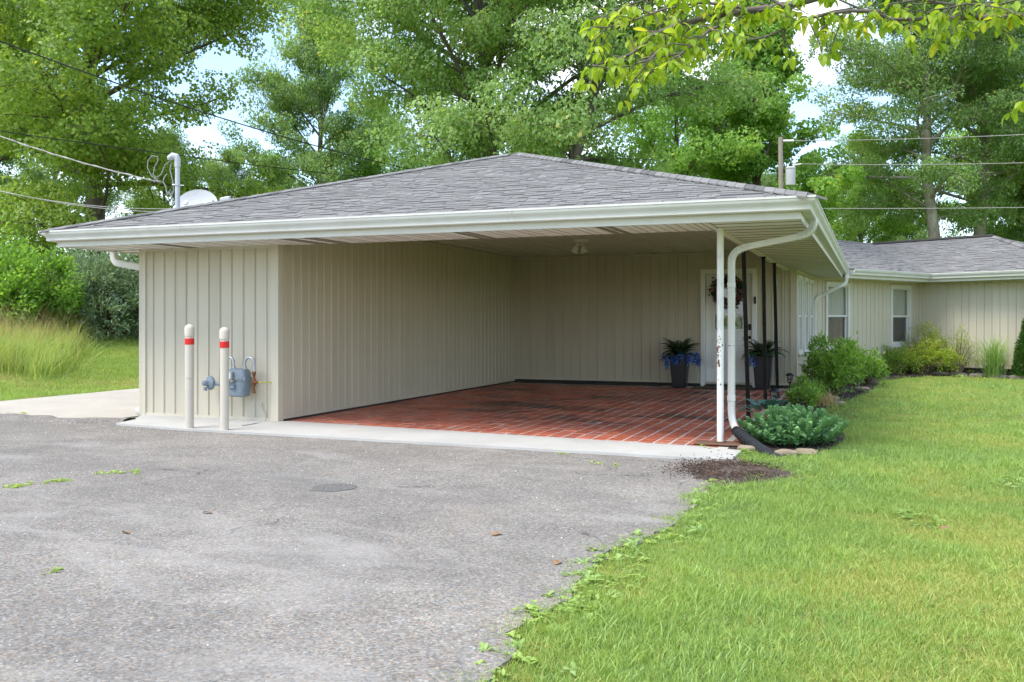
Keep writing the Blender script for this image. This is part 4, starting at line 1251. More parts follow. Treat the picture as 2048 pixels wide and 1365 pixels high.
cable('overhead_cable', at_depth(-330, 262, 14), at_depth(352, 425, 13.2), .30, .006, M['cable'], 'lower of two thin grey lines ending at the roof edge below the mast')

# utility pole ------------------------------------------------------------------
PD = 36
pb = at_depth(1565, 642, PD)
pole = thing('utility_pole', (pb.x, pb.y, 0), 'weathered utility pole with transformer behind the carport roof', 'utility pole')
pt = at_depth(1561, 275, PD)
obj('pole_shaft', MB().tube([(pb.x,pb.y,-.2),(pt.x,pt.y,pt.z)], [.115,.088], 12), M['wood_pole'], pole, 'auto')
tc_ = at_depth(1581, 371, PD-.1)
tf = obj('transformer', MB().lathe([(0,0),(.185,0),(.19,.02),(.19,.62),(.205,.64),(.205,.67),(.15,.71),(0,.72)], 18, T(tc_)), M['dish'], pole, 'auto')
for s_ in (-.1, .12): obj('bushing', MB().lathe([(.04,.69),(.04,.80),(.025,.84),(.0,.85)], 8, T(tc_+Vector((s_,0,0)))), M['white'], tf)
obj('insulator', MB().tube([pt+Vector((.1,0,-.15)), pt+Vector((.5,0,-.17))], .05, 8), M['white'], pole)
obj('insulator', MB().tube([tc_+Vector((.15,0,.77)), tc_+Vector((.4,0,.80))], .03, 8), M['white'], pole)
cable('power_line', pt+Vector((.5,0,-.17)), at_depth(2300, 255, 30), .1, .014, M['cable'], 'top wire running from the utility pole')
cable('power_line', tc_+Vector((.4,0,.80)), at_depth(2300, 317, 30), .1, .014, M['cable'], 'middle wire running from the utility pole')
cable('power_line', at_depth(1560, 417, PD), at_depth(2300, 411, 31), .05, .014, M['cable'], 'lowest wire running just above the wing roof')

# carport lamp --------------------------------------------------------------------
lx, ly = 2.41, 4.40
cl_ = thing('ceiling_lamp', (lx,ly,ZC), 'white flood lamp fixture under the carport ceiling', 'lamp')
obj('lamp_base', MB().lathe([(.0,ZC-.055),(.10,ZC-.052),(.125,ZC-.035),(.125,ZC-.004)], 24, T((lx,ly,0))), M['white'], cl_, 'auto')
for sgn, az in ((-1, 150), (1, 20)):
    Mh = T((lx+.03*sgn,ly-.02,ZC-.06)) @ RZ(az) @ RY(145 if sgn < 0 else 165)
    obj('lamp_head', MB().lathe([(.012,0),(.012,.05),(.035,.06),(.040,.10),(.060,.15),(.062,.155),(.050,.150),(.0,.148)], 18, Mh), M['white'], cl_, 'auto')

# thermometer, outlet, mat, wreath --------------------------------------------------
th = thing('wall_thermometer', (4.99,7.76,1.79), 'slim white thermometer hanging on the siding beside the door', 'thermometer')
obj('thermometer_tube', MB().cbox(4.972,5.008,7.752,7.768,1.83,2.02,.006), M['white'], th)
obj('thermometer_top', MB().cbox(4.965,5.015,7.748,7.768,2.03,2.075,.008), M['yellow_tube'], th)
obj('thermometer_tip', MB().lathe([(.0,1.785),(.012,1.80),(.010,1.83)], 10, T((4.99,7.76,0))), M['white'], th)
ou = thing('power_outlet', (3.44,7.76,.33), 'small covered outlet on the wall behind the planter', 'outlet')
obj('cover_plate', MB().cbox(3.40,3.475,7.755,7.775,.315,.43,.004), M['siding_trim'], ou)
obj('socket_cover', MB().cbox(3.415,3.460,7.742,7.754,.33,.415,.004), M['cable'], ou)
dmat = thing('door_mat', (4.15,7.4,0), 'brown coir door mat with black edge before the white door', 'mat')
obj('mat_base', MB().cbox(3.58,4.70,7.20,7.60,.004,.014,.003), M['black'], dmat)
obj('mat_pile', MB().cbox(3.63,4.65,7.245,7.555,.0145,.024,.003), M['mat_coir'], dmat)
strip = thing('rubber_mat', (1.9,7.6,0), 'dark rubber runner lying along the back wall of the carport', 'mat')
obj('rubber_sheet', MB().cbox(0.12,3.0,7.50,7.74,.008,.016,.002), M['black'], strip)

def petals(C, n, r, size, seed, flat=(1,1,1), tl=(0,1)):
    """small five-sided cupped faces on a fuzzy ball"""
    g = np.random.default_rng(seed)
    d = g.normal(size=(n,3)); d /= np.linalg.norm(d, axis=1)[:,None]
    P = np.array(C)+d*(r*g.uniform(.55,1,(n,1)))*np.array(flat)
    return leaf_arrays(P, d+g.normal(0,.3,(n,3)), size*g.uniform(.7,1.2,n), .9, g, tint=g.uniform(tl[0],tl[1],n))
def leaf_arrays(P, D, L, wr, g, tint=None, droop=.15, fold=.18, up=None):
    """leaf quads: base P, direction D, length L, width ratio wr"""
    n = len(P); D = D/np.maximum(np.linalg.norm(D, axis=1)[:,None], 1e-6)
    if up is None:
        up = g.normal(0,.55,(n,3)); up[:,2] += 1
    S = np.cross(D, up); S /= np.maximum(np.linalg.norm(S, axis=1)[:,None], 1e-6)
    U = np.cross(S, D)
    L = np.broadcast_to(np.asarray(L), (n,))[:,None]; w = L*wr*.5
    V = np.empty((n,4,3))
    V[:,0] = P
    V[:,1] = P+D*L*.45+S*w+U*L*fold*.5
    V[:,2] = P+D*L-U*L*droop
    V[:,3] = P+D*L*.45-S*w+U*L*fold*.5
    if tint is None: tint = g.uniform(0,1,n)
    return V.reshape(-1,3), np.repeat(np.clip(tint,0,1),4)
def leaf_obj(name, parts, mat_, parent=None):
    V = np.concatenate([p[0] for p in parts]); t = np.concatenate([p[1] for p in parts])
    F = np.arange(len(V)).reshape(-1,4)
    return link(name, np_mesh(name, V, F, t, mat_), parent)
wr = thing('door_wreath', (4.15,7.80,1.73), 'round wreath of dusty pink flowers hanging on the door glass', 'wreath')
gw2 = np.random.default_rng(5)
an = gw2.uniform(0, 2*np.pi, 420); rr_ = .215+gw2.normal(0,.04,420)
P = np.stack([4.15+rr_*np.cos(an), 7.795-gw2.uniform(0,.07,420), 1.73+rr_*np.sin(an)], 1)
leaf_obj('wreath_greens', [leaf_arrays(P, np.stack([np.cos(an+.8),-.4+0*an,np.sin(an+.8)],1)+gw2.normal(0,.4,(420,3)), .07, .5, gw2)], M['leaf_fern'], wr)
pet = []
for k in range(26):
    a = k/26*2*np.pi+gw2.normal(0,.08); rr2 = .215+gw2.normal(0,.035)
    pet.append(petals((4.15+rr2*math.cos(a), 7.755, 1.73+rr2*math.sin(a)), 34, .042, .038, 50+k))
leaf_obj('wreath_flowers', pet, M['petal_pink'], wr)
obj('wreath_ring', MB().tube([(4.15+.215*math.cos(k/24*6.2832), 7.79, 1.73+.215*math.sin(k/24*6.2832)) for k in range(25)], .018, 6), M['twig'], wr)
dec = thing('window_ornament', (4.14,7.86,1.05), 'white and orange cloth ornament seen in the door glass', 'ornament')
oc = MB(); ell(oc, (4.15,7.89,1.20), .075,.05,.13); obj('orange_body', oc, M['orange'], dec, 'auto')
wc = MB()
for k in range(11):
    a = math.pi*k/10; ell(wc, (4.15+.19*math.cos(a), 7.90, 1.10+.20*math.sin(a)), .045,.03,.05, 10, 6)
for k in range(7): ell(wc, (3.97+k*.06, 7.89, 1.075), .04,.03,.035, 10, 6)
obj('white_ruffle', wc, M['white_cloth'], dec, 'auto')

# planters with ferns and blue flowers ------------------------------------------------
def planter(loc, label, seed, clusters):
    t = thing('planter', loc, label, 'planter', 'tall black planters by the door')
    L0 = T(loc); h, w0, w1 = .585, .115, .160
    mb = MB()
    def sq(w, z): 
        c = w*.12
        return [L0 @ Vector(p) for p in ((-w+c,-w,z),(w-c,-w,z),(w,-w+c,z),(w,w-c,z),(w-c,w,z),(-w+c,w,z),(-w,w-c,z),(-w,-w+c,z))]
    loft(mb, [sq(w0,0.005), sq(w0+.003,.03), sq(w1-.006,h-.05), sq(w1,h-.045), sq(w1+.004,h), sq(w1-.012,h), sq(w1-.02,h-.06)])
    pot = obj('pot', mb, M['planter'], t, 'auto')
    obj('soil', MB().poly(sq(w1-.019,h-.03)), M['pot_soil'], pot)
    g = np.random.default_rng(seed)
    parts, stems = [], MB()
    for k in range(34):
        az = k*2.399+g.normal(0,.2); Lf = g.uniform(.30,.50); el = g.uniform(.6,1.5)
        pts = []
        p = np.array([.04*math.cos(az), .04*math.sin(az), h-.03]); e = el
        nseg = 16
        for s_ in range(nseg+1):
            pts.append(p.copy()); 
            p = p+np.array([math.cos(az)*math.cos(e), math.sin(az)*math.cos(e), math.sin(e)])*Lf/nseg
            e -= (0.05+.085*(s_/nseg))*(1.25 if el < .9 else .95)
        pts = np.array(pts)
        stems.tube([L0 @ Vector(q) for q in pts[::4]], .0025, 4)
        side = np.array([-math.sin(az), math.cos(az), 0])
        PP, DD, LL = [], [], []
        for s_ in range(1, nseg+1):
            tng = pts[s_]-pts[s_-1]; tng /= np.linalg.norm(tng); ll = .075*math.sin(math.pi*(.12+.86*s_/nseg))**.8+.01
            for q in (0,.5):
                for sg in (-1,1): PP.append(pts[s_]-(pts[s_]-pts[s_-1])*q); DD.append(side*sg+tng*.45+np.array([0,0,-.12])); LL.append(ll)
        PP = np.array(PP)+np.array(loc); up = np.tile(np.array([math.cos(az)*.3, math.sin(az)*.3, 1.0]), (len(PP),1))+g.normal(0,.15,(len(PP),3))
        parts.append(leaf_arrays(PP, np.array(DD), np.array(LL), .30, g, tint=g.uniform(0,.7,len(PP))+.3*(g.random()<.3), up=up))
    leaf_obj('fern_fronds', parts, M['leaf_fern'], t)
    obj('frond_stems', stems, M['leaf_fern'], t)
    for ci, (az, rr_, top, ln) in enumerate(clusters):
        pf = []
        n = int(ln/.028)
        for k in range(n):
            c = (loc[0]+rr_*math.cos(az)+g.normal(0,.014), loc[1]+rr_*math.sin(az)+g.normal(0,.014), loc[2]+top-k*.028)
            pf.append(petals(c, 26, .034*(1-.45*k/n), .026, seed*100+ci*20+k))
        leaf_obj('flower_cluster', pf, M['petal_blue'], t)
planter((3.345,7.42,.004), 'tall black planter of fern and blue flowers between carport wall and door', 3,
    [(R(200),.27,.60,.16),(R(215),.24,.55,.20),(R(245),.20,.56,.13),(R(265),.20,.53,.15),(R(290),.21,.63,.16),(R(318),.25,.55,.14),(R(330),.30,.60,.17),(R(345),.33,.63,.25),(R(352),.36,.55,.18),(R(230),.27,.44,.13)])
planter((4.80,7.42,.004), 'tall black planter of fern and blue flowers beyond the door', 4, [(R(205),.24,.56,.17),(R(222),.23,.60,.14),(R(235),.20,.54,.14)])

# solar garden lamps ------------------------------------------------------------------
def solar(loc, h, label, s=1.0):
    t = thing('solar_light', loc, label, 'garden light', 'solar path lights in the flower beds')
    B = T(loc)
    obj('stake', MB().tube([B @ Vector((0,0,-.05)), B @ Vector((0,0,h-.15))], .012*s, 10), M['black'], t, 'auto')
    lamp = obj('lamp_cup', MB().lathe([(.014*s,h-.165),(.034*s,h-.15),(.036*s,h-.145),(.030*s,h-.14)], 14, B), M['black'], t, 'auto')
    obj('lens', MB().lathe([(.026*s,h-.142),(.036*s,h-.055)], 14, B), M['glass'], lamp)
    for k in range(10):
        a = k/10*6.2832
        obj('cage_bar', MB().tube([B @ Vector((.034*s*math.cos(a),.034*s*math.sin(a),h-.146)), B @ Vector((.046*s*math.cos(a),.046*s*math.sin(a),h-.048))], .0028*s, 5), M['black'], t)
    obj('cage_ring', MB().lathe([(.040*s,h-.104),(.043*s,h-.102),(.043*s,h-.096),(.040*s,h-.094)], 14, B), M['black'], t)
    obj('lamp_roof', MB().lathe([(.045*s,h-.05),(.066*s,h-.046),(.062*s,h-.03),(.040*s,h-.012),(.030*s,h-.004),(.0,h)], 14, B), M['black'], t, 'auto')
solar((5.42,3.0,0), .34, 'black solar path light nearest the sedum, beside the brick floor', 1.15)
solar((5.36,6.1,0), .37, 'black solar path light by the house corner trim')
solar((7.21,13.6,0), .42, 'far black solar path light among the golden shrubs')

# corrugated drain pipe -----------------------------------------------------------------
A_, B_ = Vector((5.385,-.15,.125)), Vector((5.83,-.70,-.065))
pts, rad = [], []
nr = 20
for i in range(nr*4+1):
    t = i/(nr*4); p = A_.lerp(B_, t); p.z += -.02*math.sin(t*math.pi)
    pts.append(p); rad.append((.042+.010*min(1,t*6)) + (.009 if (i % 4) in (1,2) else -.008))
dp = thing('drain_pipe', (5.55,-.4,0), 'black corrugated drain pipe leading from the downspout into the bed', 'pipe')
obj('corrugated_hose', MB().tube(pts, rad, 22), M['hose'], dp)
obj('hose_adapter', MB().tube([A_-(B_-A_).normalized()*.05, A_+(B_-A_).normalized()*.02], [.046,.050], 18), M['black'], dp, 'auto')

# edging stones
def stone(loc, sx, sy, sz, seed, label, stone_mat='tan_stone'):
    r = random.Random(seed); mb = MB(); n, m = 12, 7; vs, fs = [], []
    for i in range(m+1):
        th_ = math.pi*i/m
        for k in range(n):
            ph = 2*math.pi*k/n; q = 1+r.uniform(-.14,.14)
            e_ = lambda v: math.copysign(abs(v)**.7, v)
            vs.append((loc[0]+sx*q*e_(math.sin(th_)*math.cos(ph)), loc[1]+sy*q*e_(math.sin(th_)*math.sin(ph)), loc[2]+sz*q*e_(math.cos(th_))))
    for i in range(m):
        for k in range(n): fs.append((i*n+k, (i+1)*n+k, (i+1)*n+(k+1) % n, i*n+(k+1) % n))
    tag(obj('edging_stone', mb.add(vs, fs), M[stone_mat], None, 'auto'), label, 'stone', 'flat stones edging the flower bed')
stone((5.50,-.47,.015), .085,.06,.03, 1, 'flat tan stone lying beside the drain pipe adapter')
stone((5.86,-.56,.005), .10,.06,.03, 2, 'flat tan stone at the mouth of the drain pipe')
stone((6.03,-.42,.005), .10,.06,.03, 3, 'flat tan stone in front of the sedum')
stone((6.10,4.9,.01), .12,.09,.04, 4, 'pale stone at the lawn edge before the leafy shrub')
stone((6.02,5.6,.02), .11,.09,.04, 5, 'pale stone between grassy clump and leafy shrub')
stone((6.42,8.1,.01), .12,.09,.035, 6, 'pale stone at the lawn side of the leafy shrub')
for k in range(7):
    q_ = C2+nB*0.75+hB*(0.9+k*.42); stone((q_.x,q_.y,.0), .19,.10,.055, 20+k, 'low grey stone in the row edging the bed under the blank wall', 'grey_stone')

# ================================================================== TREES
def make_tree(seed, H, Rc, zb, tr, nl, leafL, wr=.75, nprim=28, lean=(0,0), shape=1.0, clump=.36, gappy=.0, droop=.0, fork=0):
    """returns (wood MB, leaf arrays) for a broadleaf tree at the origin"""
    g = np.random.default_rng(seed); wood = MB()
    npt = 15; ph = g.uniform(0, 6.28, 4)
    ts = np.linspace(0, 1, npt)
    tx = lean[0]*ts*H+.012*H*np.sin(ts*5+ph[0])*ts+.006*H*np.sin(ts*13+ph[1])
    ty = lean[1]*ts*H+.012*H*np.sin(ts*4.3+ph[2])*ts+.006*H*np.sin(ts*11+ph[3])
    tz = ts*H*.96-.3
    tp = np.stack([tx, ty, tz], 1); trd = tr*(1-ts)**.75+.025
    trd[0] *= 1.35
    wood.tube([tuple(p) for p in tp], list(trd), 9)
    def trunk_at(t):
        f = t*(npt-1); i = min(int(f), npt-2); return tp[i]+(tp[i+1]-tp[i])*(f-i), trd[i]+(trd[i+1]-trd[i])*(f-i)
    cl = []
    def limb(p, az, el, L, r0, curve, n=7):
        pts = [p.copy()]; a, e = az, el
        for i in range(n):
            p = p+np.array([math.cos(a)*math.cos(e), math.sin(a)*math.cos(e), math.sin(e)])*L/n
            a += g.normal(0,.13); e += curve/n+g.normal(0,.07); pts.append(p.copy())
        return np.array(pts)
    for i in range(nprim):
        s = (i+.5)/nprim; t = zb/H+(.95-zb/H)*s**.9
        p, rt = trunk_at(t)
        prof = (math.sin(math.pi*min(1,(s*.80+.20)))**.65)*shape+(1-shape)*(1-s*.85)
        L = Rc*prof*g.uniform(.75,1.12); az = i*2.39996+g.normal(0,.3)
        el = R(18)+R(58)*s**1.2+g.normal(0,.16)
        pr = limb(p, az, el, L, rt, -.25-droop+.3*s)
        n1 = len(pr); r0 = min(rt*.5, .022+L*.012)
        wood.tube([tuple(q) for q in pr], list(np.linspace(r0, .014, n1)), 6, cap=False)
        ns = max(4, int(L*2.3))
        for k in range(ns):
            f = .18+.82*(k+g.uniform(.2,.8))/ns; ii = min(int(f*(n1-1)), n1-2)
            q = pr[ii]+(pr[ii+1]-pr[ii])*(f*(n1-1)-ii); dv = pr[ii+1]-pr[ii]
            a2 = math.atan2(dv[1], dv[0])+(1 if k % 2 else -1)*g.uniform(.5,1.15); e2 = math.asin(np.clip(dv[2]/np.linalg.norm(dv),-1,1))+g.normal(.08,.28)
            L2 = (L*.40*(1.15-.65*f)+.35)*g.uniform(.7,1.2)
            se = limb(q, a2, e2, L2, 0, -.35-droop, 5)
            wood.tube([tuple(x_) for x_ in se], list(np.linspace(max(.010, r0*.35*(1-f*.5)), .006, len(se))), 4, cap=False)
            nc = max(2, int(L2/.42))
            for c in range(nc):
                if g.random() < gappy: continue
                f2 = .25+.8*(c+.5)/nc; i2 = min(int(f2*5), 4) if f2 < 1 else 4
                cc = se[i2]+(se[i2+1]-se[i2])*(f2*5-i2)
                cl.append((cc+g.normal(0,.10,3), .75+.5*g.random(), g.random()))
    cl_p = np.array([c[0] for c in cl]); cl_s = np.array([c[1] for c in cl]); cl_t = np.array([c[2] for c in cl])
    w = cl_s**2; idx = g.choice(len(cl), nl, p=w/w.sum())
    off = g.normal(0, 1, (nl,3)); off *= (g.uniform(.45,1.0,(nl,1))**.5/np.linalg.norm(off, axis=1)[:,None])*1.45; off[:,2] = off[:,2]*.68+.05
    off *= clump*cl_s[idx][:,None]
    P = cl_p[idx]+off
    out = P-np.array([0,0,1])*P[:,2:3]; 
    ax_ = np.stack([np.interp(P[:,2], tz, tx), np.interp(P[:,2], tz, ty)], 1)
    rad_ = P[:,:2]-ax_; rad_ /= np.maximum(np.linalg.norm(rad_, axis=1)[:,None], .3)
    up = g.normal(0,.42,(nl,3)); up[:,:2] += rad_*.75; up += off/clump*.45; up[:,2] += .65
    D = g.normal(0,.8,(nl,3)); D[:,:2] += rad_*.45; D[:,2] -= .75
    tint = np.clip(.12+.5*cl_t[idx]+g.normal(.22,.14,nl), 0, .985)
    tint[g.random(nl) < .0015] = 1.0
    return wood, leaf_arrays(P, D, leafL*g.uniform(.65,1.2,nl), wr, g, tint=tint, up=up)
PROTO = {}
def proto(key, bark, leaf, **k):
    wood, la = make_tree(**k)
    PROTO[key] = (wood.mesh('trunk', M[bark], True), np_mesh('crown', la[0], np.arange(len(la[0])).reshape(-1,4), la[1], M[leaf]))
proto('tulip', 'bark', 'leaf_tulip', seed=1, H=16.5, Rc=5.7, zb=1.3, tr=.27, nl=170000, leafL=.108, wr=.95, nprim=50, clump=.40, gappy=.06)
proto('maple', 'bark', 'leaf_maple', seed=2, H=17, Rc=5.3, zb=2.0, tr=.26, nl=150000, leafL=.115, wr=.62, nprim=46, clump=.38, droop=.25, gappy=.08)
proto('leaner', 'bark', 'leaf_maple', seed=3, H=16, Rc=4.6, zb=4.4, tr=.15, nl=80000, leafL=.115, wr=.62, nprim=32, lean=(.25,.02), gappy=.14, clump=.38, droop=.2)
proto('gum', 'bark', 'leaf_bright', seed=4, H=12.2, Rc=3.2, zb=1.6, tr=.18, nl=85000, leafL=.108, wr=.95, nprim=40, shape=.55, clump=.28, gappy=.1)
proto('pale', 'bark_pale', 'leaf_dark', seed=5, H=16, Rc=5.0, zb=5.2, tr=.24, nl=85000, leafL=.12, wr=.55, nprim=30, lean=(-.06,.0), gappy=.2, clump=.38, droop=.15)
proto('wood', 'bark', 'leaf_dark', seed=6, H=17, Rc=5.0, zb=3.0, tr=.22, nl=70000, leafL=.15, wr=.7, nprim=34, gappy=.22, clump=.42)
proto('airy', 'bark', 'leaf_bright', seed=7, H=15, Rc=4.2, zb=2.5, tr=.18, nl=42000, leafL=.14, wr=.7, nprim=30, gappy=.3, clump=.40)
def tree(key, u, d, label, s=1.0, rot=0.0, sz=None, group=None, name='tree'):
    p = at_depth(u, HOR, d); z = ground_h(p.x, p.y)-.03
    t = thing(name, (p.x, p.y, z), label, 'tree', group)
    Mx = T((p.x, p.y, z)) @ RZ(rot) @ Matrix.Diagonal((s, s, (sz or s), 1))
    link('trunk', PROTO[key][0], t, Mx); link('crown', PROTO[key][1], t, Mx)
GB = 'trees behind the house'
tree('tulip', 186, 31, 'big broad tree with yellow-green leaves on the slope behind the mast', 1.13, 20, group=GB)
tree('wood', -70, 36, 'dark tree at the picture edge behind the big broad tree', .95, 70, group=GB)
tree('wood', 640, 46, 'bluish tree standing in the sky gap between the two largest trees', .80, 200, .95, GB)
tree('maple', 975, 25.5, 'large silvery maple rising straight behind the roof peak', 1.0, 130, group=GB)
tree('leaner', 1030, 23.5, 'leaning pale-barked tree just beside the roof peak', 1.0, 20, group=GB)
tree('airy', 1345, 42, 'thin airy tree with sky showing through behind the roof hip', 1.0, 10, 1.0, GB)
tree('gum', 1512, 41, 'bright green pyramid-shaped tree beside the utility pole', 1.34, 40, group=GB)
tree('pale', 1878, 41, 'pale-trunked tree leaning above the wing roof', 1.15, 20, group=GB)
tree('pale', 1944, 42, 'straight pale-trunked tree above the wing ridge end', 1.2, 165, group=GB)
tree('maple', 2140, 43, 'leafy tree mostly cut off by the picture edge past the wing', .95, 250, group=GB)
GF = 'far trees filling the wood'
far = [('wood', 330, 50, .55, 10), ('wood', 455, 52, .52, 60), ('airy', 545, 60, .66, 90), ('airy', 760, 50, .80, 130), ('airy', 1130, 44, .80, 170), ('airy', 1235, 56, .72, 210),
       ('wood', 1425, 54, .75, 300), ('wood', 1660, 54, .60, 20), ('airy', 1725, 48, .76, 120), ('wood', 1800, 56, .62, 80), ('airy', 1980, 50, .9, 200), ('wood', 2080, 46, .85, 15), ('wood', 110, 46, .60, 45), ('airy', 880, 58, .7, 222), ('wood', 1538, 54, .60, 160)]
fl_ = ['far dark tree seen beneath the big broad tree near the dish', 'far low dark tree just above the roof hip beside the dish', 'far thin tree in the gap beside the bluish tree', 'far dark tree behind the lower branches of the silvery maple',
       'far dark tree behind the leaning pale-barked tree', 'far airy tree with open sky around it above the roof hip', 'far dark tree behind the bright pyramid-shaped tree', 'far low tree between utility pole and wing roof', 'far airy tree right of the transformer above the wing roof',
       'far dark tree behind the pale leaning trunk', 'far airy tree behind the straight pale trunk', 'far dark tree at the picture edge past the wing', 'far dark tree behind the trunk of the big broad tree', 'far dark tree hidden behind the trunk of the silvery maple', 'far low tree standing just behind the utility pole']
for (k_, u, d, s, r_), lb in zip(far, fl_): tree(k_, u, d, lb, s, r_, None, GF)

# ------------------------------------------------------------------ shrubs on the slope
def shrub(name, loc, rx, ry, h, n, leafL, wr, m, seed, label, cat='shrub', stems=14, upright=.4, group=None, tl=(0,1), lumps=9, toptint=None):
    g = np.random.default_rng(seed); x, y, z = loc
    t = thing(name, loc, label, cat, group)
    cs = []
    for k in range(lumps):
        a = k*2.4+g.normal(0,.3); rr = math.sqrt((k+.5)/lumps)*.72
        cs.append((rx*rr*1.1*math.cos(a), ry*rr*1.1*math.sin(a), h*max(.22,(.30+.42*(1-rr)+g.normal(0,.14))), g.uniform(.24,.44)))
    sm = MB()
    for k in range(stems):
        c = cs[k % lumps]; e = np.array([c[0]+g.normal(0,.15*rx), c[1]+g.normal(0,.15*ry), c[2]+g.uniform(0,.25)*h])
        b = np.array([g.normal(0,.10*rx), g.normal(0,.10*ry), 0])
        pts = [b+(e-b)*q+np.array([0,0,.10*h*math.sin(q*math.pi)]) for q in (0,.35,.7,1)]
        sm.tube([(p[0]+x,p[1]+y,p[2]+z-.02) for p in pts], [.010*h+.004,.008*h+.003,.005*h+.002,.002], 5)
    obj('stems', sm, M['twig'], t)
    ci = g.integers(0, lumps, n); d = g.normal(size=(n,3)); d /= np.linalg.norm(d, axis=1)[:,None]
    rad = g.uniform(.35,1.05,n)**.6; C = np.array([c[:3] for c in cs])[ci]; S = np.array([c[3] for c in cs])[ci]
    tw = g.integers(0, 40, n)                       # leaf whorls at twig ends
    td = np.random.default_rng(seed+1).normal(size=(lumps*40,3)); td /= np.linalg.norm(td, axis=1)[:,None]
    tdr = td[ci*40+tw]; d = tdr+d*.28
    P = C+d*(rad*S)[:,None]*np.array([rx,ry,h*.85])
    P[:,2] = np.maximum(P[:,2], .03)
    D = d*1.0+g.normal(0,.55,(n,3)); D[:,2] += upright
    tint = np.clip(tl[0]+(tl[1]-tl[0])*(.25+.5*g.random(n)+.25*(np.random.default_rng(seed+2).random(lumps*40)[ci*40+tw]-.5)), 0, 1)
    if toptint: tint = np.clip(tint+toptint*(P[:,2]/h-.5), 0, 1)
    leaf_obj('leaves', [leaf_arrays(P+np.array(loc), D, leafL*g.uniform(.6,1.2,n), wr, g, tint=tint)], M[m], t)
    return t
def slope_shrub(u, d, rx, h, n, m, seed, label, leafL=.10, wr=.45, ry=None):
    p = at_depth(u, HOR, d); z = ground_h(p.x, p.y)-.05
    shrub('shrub', (p.x,p.y,z), rx, ry or rx, h, n, leafL, wr, m, seed, label, 'shrub', 22, .5, 'wild shrubs at the top of the slope', lumps=14)
slope_shrub(205, 24.5, 1.8, 2.2, 15000, 'leaf_olive', 31, 'large silvery green shrub left of the storage wall', .12, .40)
slope_shrub(128, 25.5, 1.4, 2.0, 9000, 'leaf_olive', 32, 'silvery green shrub beside the larger one, nearer the tall grass', .12, .40)
slope_shrub(285, 26, 1.7, 2.4, 10000, 'leaf_olive', 33, 'silvery green shrub half hidden by the storage wall corner', .12, .40)
slope_shrub(40, 22, 1.4, 2.2, 12000, 'leaf_bright', 34, 'bright green wild shrub rising behind the tall grass', .12, .6)
slope_shrub(-60, 22, 1.7, 2.7, 10000, 'leaf_bright', 35, 'bright green wild shrub cut by the picture edge', .12, .6)
slope_shrub(105, 24.5, .9, 1.75, 5000, 'leaf_tulip', 36, 'small yellow-green shrub between bright and silvery shrubs', .10, .6)

# ------------------------------------------------------------------ bed plants
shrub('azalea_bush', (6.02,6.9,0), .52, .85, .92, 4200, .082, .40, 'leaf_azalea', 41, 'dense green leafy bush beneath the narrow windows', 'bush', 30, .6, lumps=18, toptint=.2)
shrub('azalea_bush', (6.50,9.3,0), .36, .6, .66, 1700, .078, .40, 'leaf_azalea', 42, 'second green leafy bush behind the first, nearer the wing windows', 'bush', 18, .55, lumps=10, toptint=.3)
gp = C2+nB*.55
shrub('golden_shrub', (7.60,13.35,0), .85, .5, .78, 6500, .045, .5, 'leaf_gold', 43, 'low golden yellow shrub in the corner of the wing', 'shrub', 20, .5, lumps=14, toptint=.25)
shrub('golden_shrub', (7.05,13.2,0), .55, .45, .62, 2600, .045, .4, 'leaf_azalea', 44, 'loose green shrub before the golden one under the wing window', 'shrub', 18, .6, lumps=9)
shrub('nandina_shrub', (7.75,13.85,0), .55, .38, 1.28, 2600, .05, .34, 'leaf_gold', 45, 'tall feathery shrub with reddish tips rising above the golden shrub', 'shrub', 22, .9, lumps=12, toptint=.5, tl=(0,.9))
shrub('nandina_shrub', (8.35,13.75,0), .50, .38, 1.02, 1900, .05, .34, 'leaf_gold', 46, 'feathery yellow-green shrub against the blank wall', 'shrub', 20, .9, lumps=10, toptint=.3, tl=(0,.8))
def blade_fan(name, loc, n, L, w, m, seed, label, cat, spread=.5, parent=None, group=None, arch=1.6, base_r=.08):
    g = np.random.default_rng(seed); t = thing(name, loc, label, cat, group)
    V, F, tt = [], [], []
    for k in range(n):
        az = g.uniform(0,6.283); e = R(88)-abs(g.normal(0,spread)); ll = L*g.uniform(.55,1.1); b = np.array([g.normal(0,base_r),g.normal(0,base_r),0])+np.array(loc)
        s_ = np.array([-math.sin(az), math.cos(az), 0]); ns = 7; i0 = len(V); p = b; e0 = e
        for i in range(ns+1):
            f = i/ns; ww = w*(1-f**2.2)*.5+.0006
            V += [p-s_*ww, p+s_*ww]; tt += [np.clip(.25+.5*f+g.normal(0,.1),0,1)]*2
            p = p+np.array([math.cos(az)*math.cos(e), math.sin(az)*math.cos(e), math.sin(e)])*ll/ns
            e -= arch*f*(.28+.15*g.random())
        for i in range(ns): F.append((i0+2*i, i0+2*i+1, i0+2*i+3, i0+2*i+2))
    link('blades', np_mesh('blades', np.array(V), np.array(F), np.array(tt), M[m]), t)
    return t
blade_fan('ornamental_grass', (9.02,13.05,0), 420, 1.0, .011, 'grass_cool', 51, 'tall arching ornamental grass clump before the blank wall', 'grass clump', .33, arch=1.15)
blade_fan('lily_turf', (5.78,5.15,0), 170, .46, .010, 'leaf_azalea', 52, 'dark grassy clump at the foot of the corner trim', 'grass clump', .55)
blade_fan('lily_turf', (5.98,4.5,0), 110, .30, .009, 'grass_straw', 53, 'small half-dry grassy clump beside the pale stones', 'grass clump', .7)
blade_fan('ornamental_grass', (7.0,13.55,0), 130, .50, .008, 'grass_straw', 54, 'dry brown grass clump by the wing wall', 'grass clump', .5)
shrub('ground_plant', (5.72,4.3,0), .30, .42, .34, 900, .05, .6, 'leaf_azalea', 55, 'low variegated plant between solar lights and stones', 'plant', 10, .4, lumps=7)
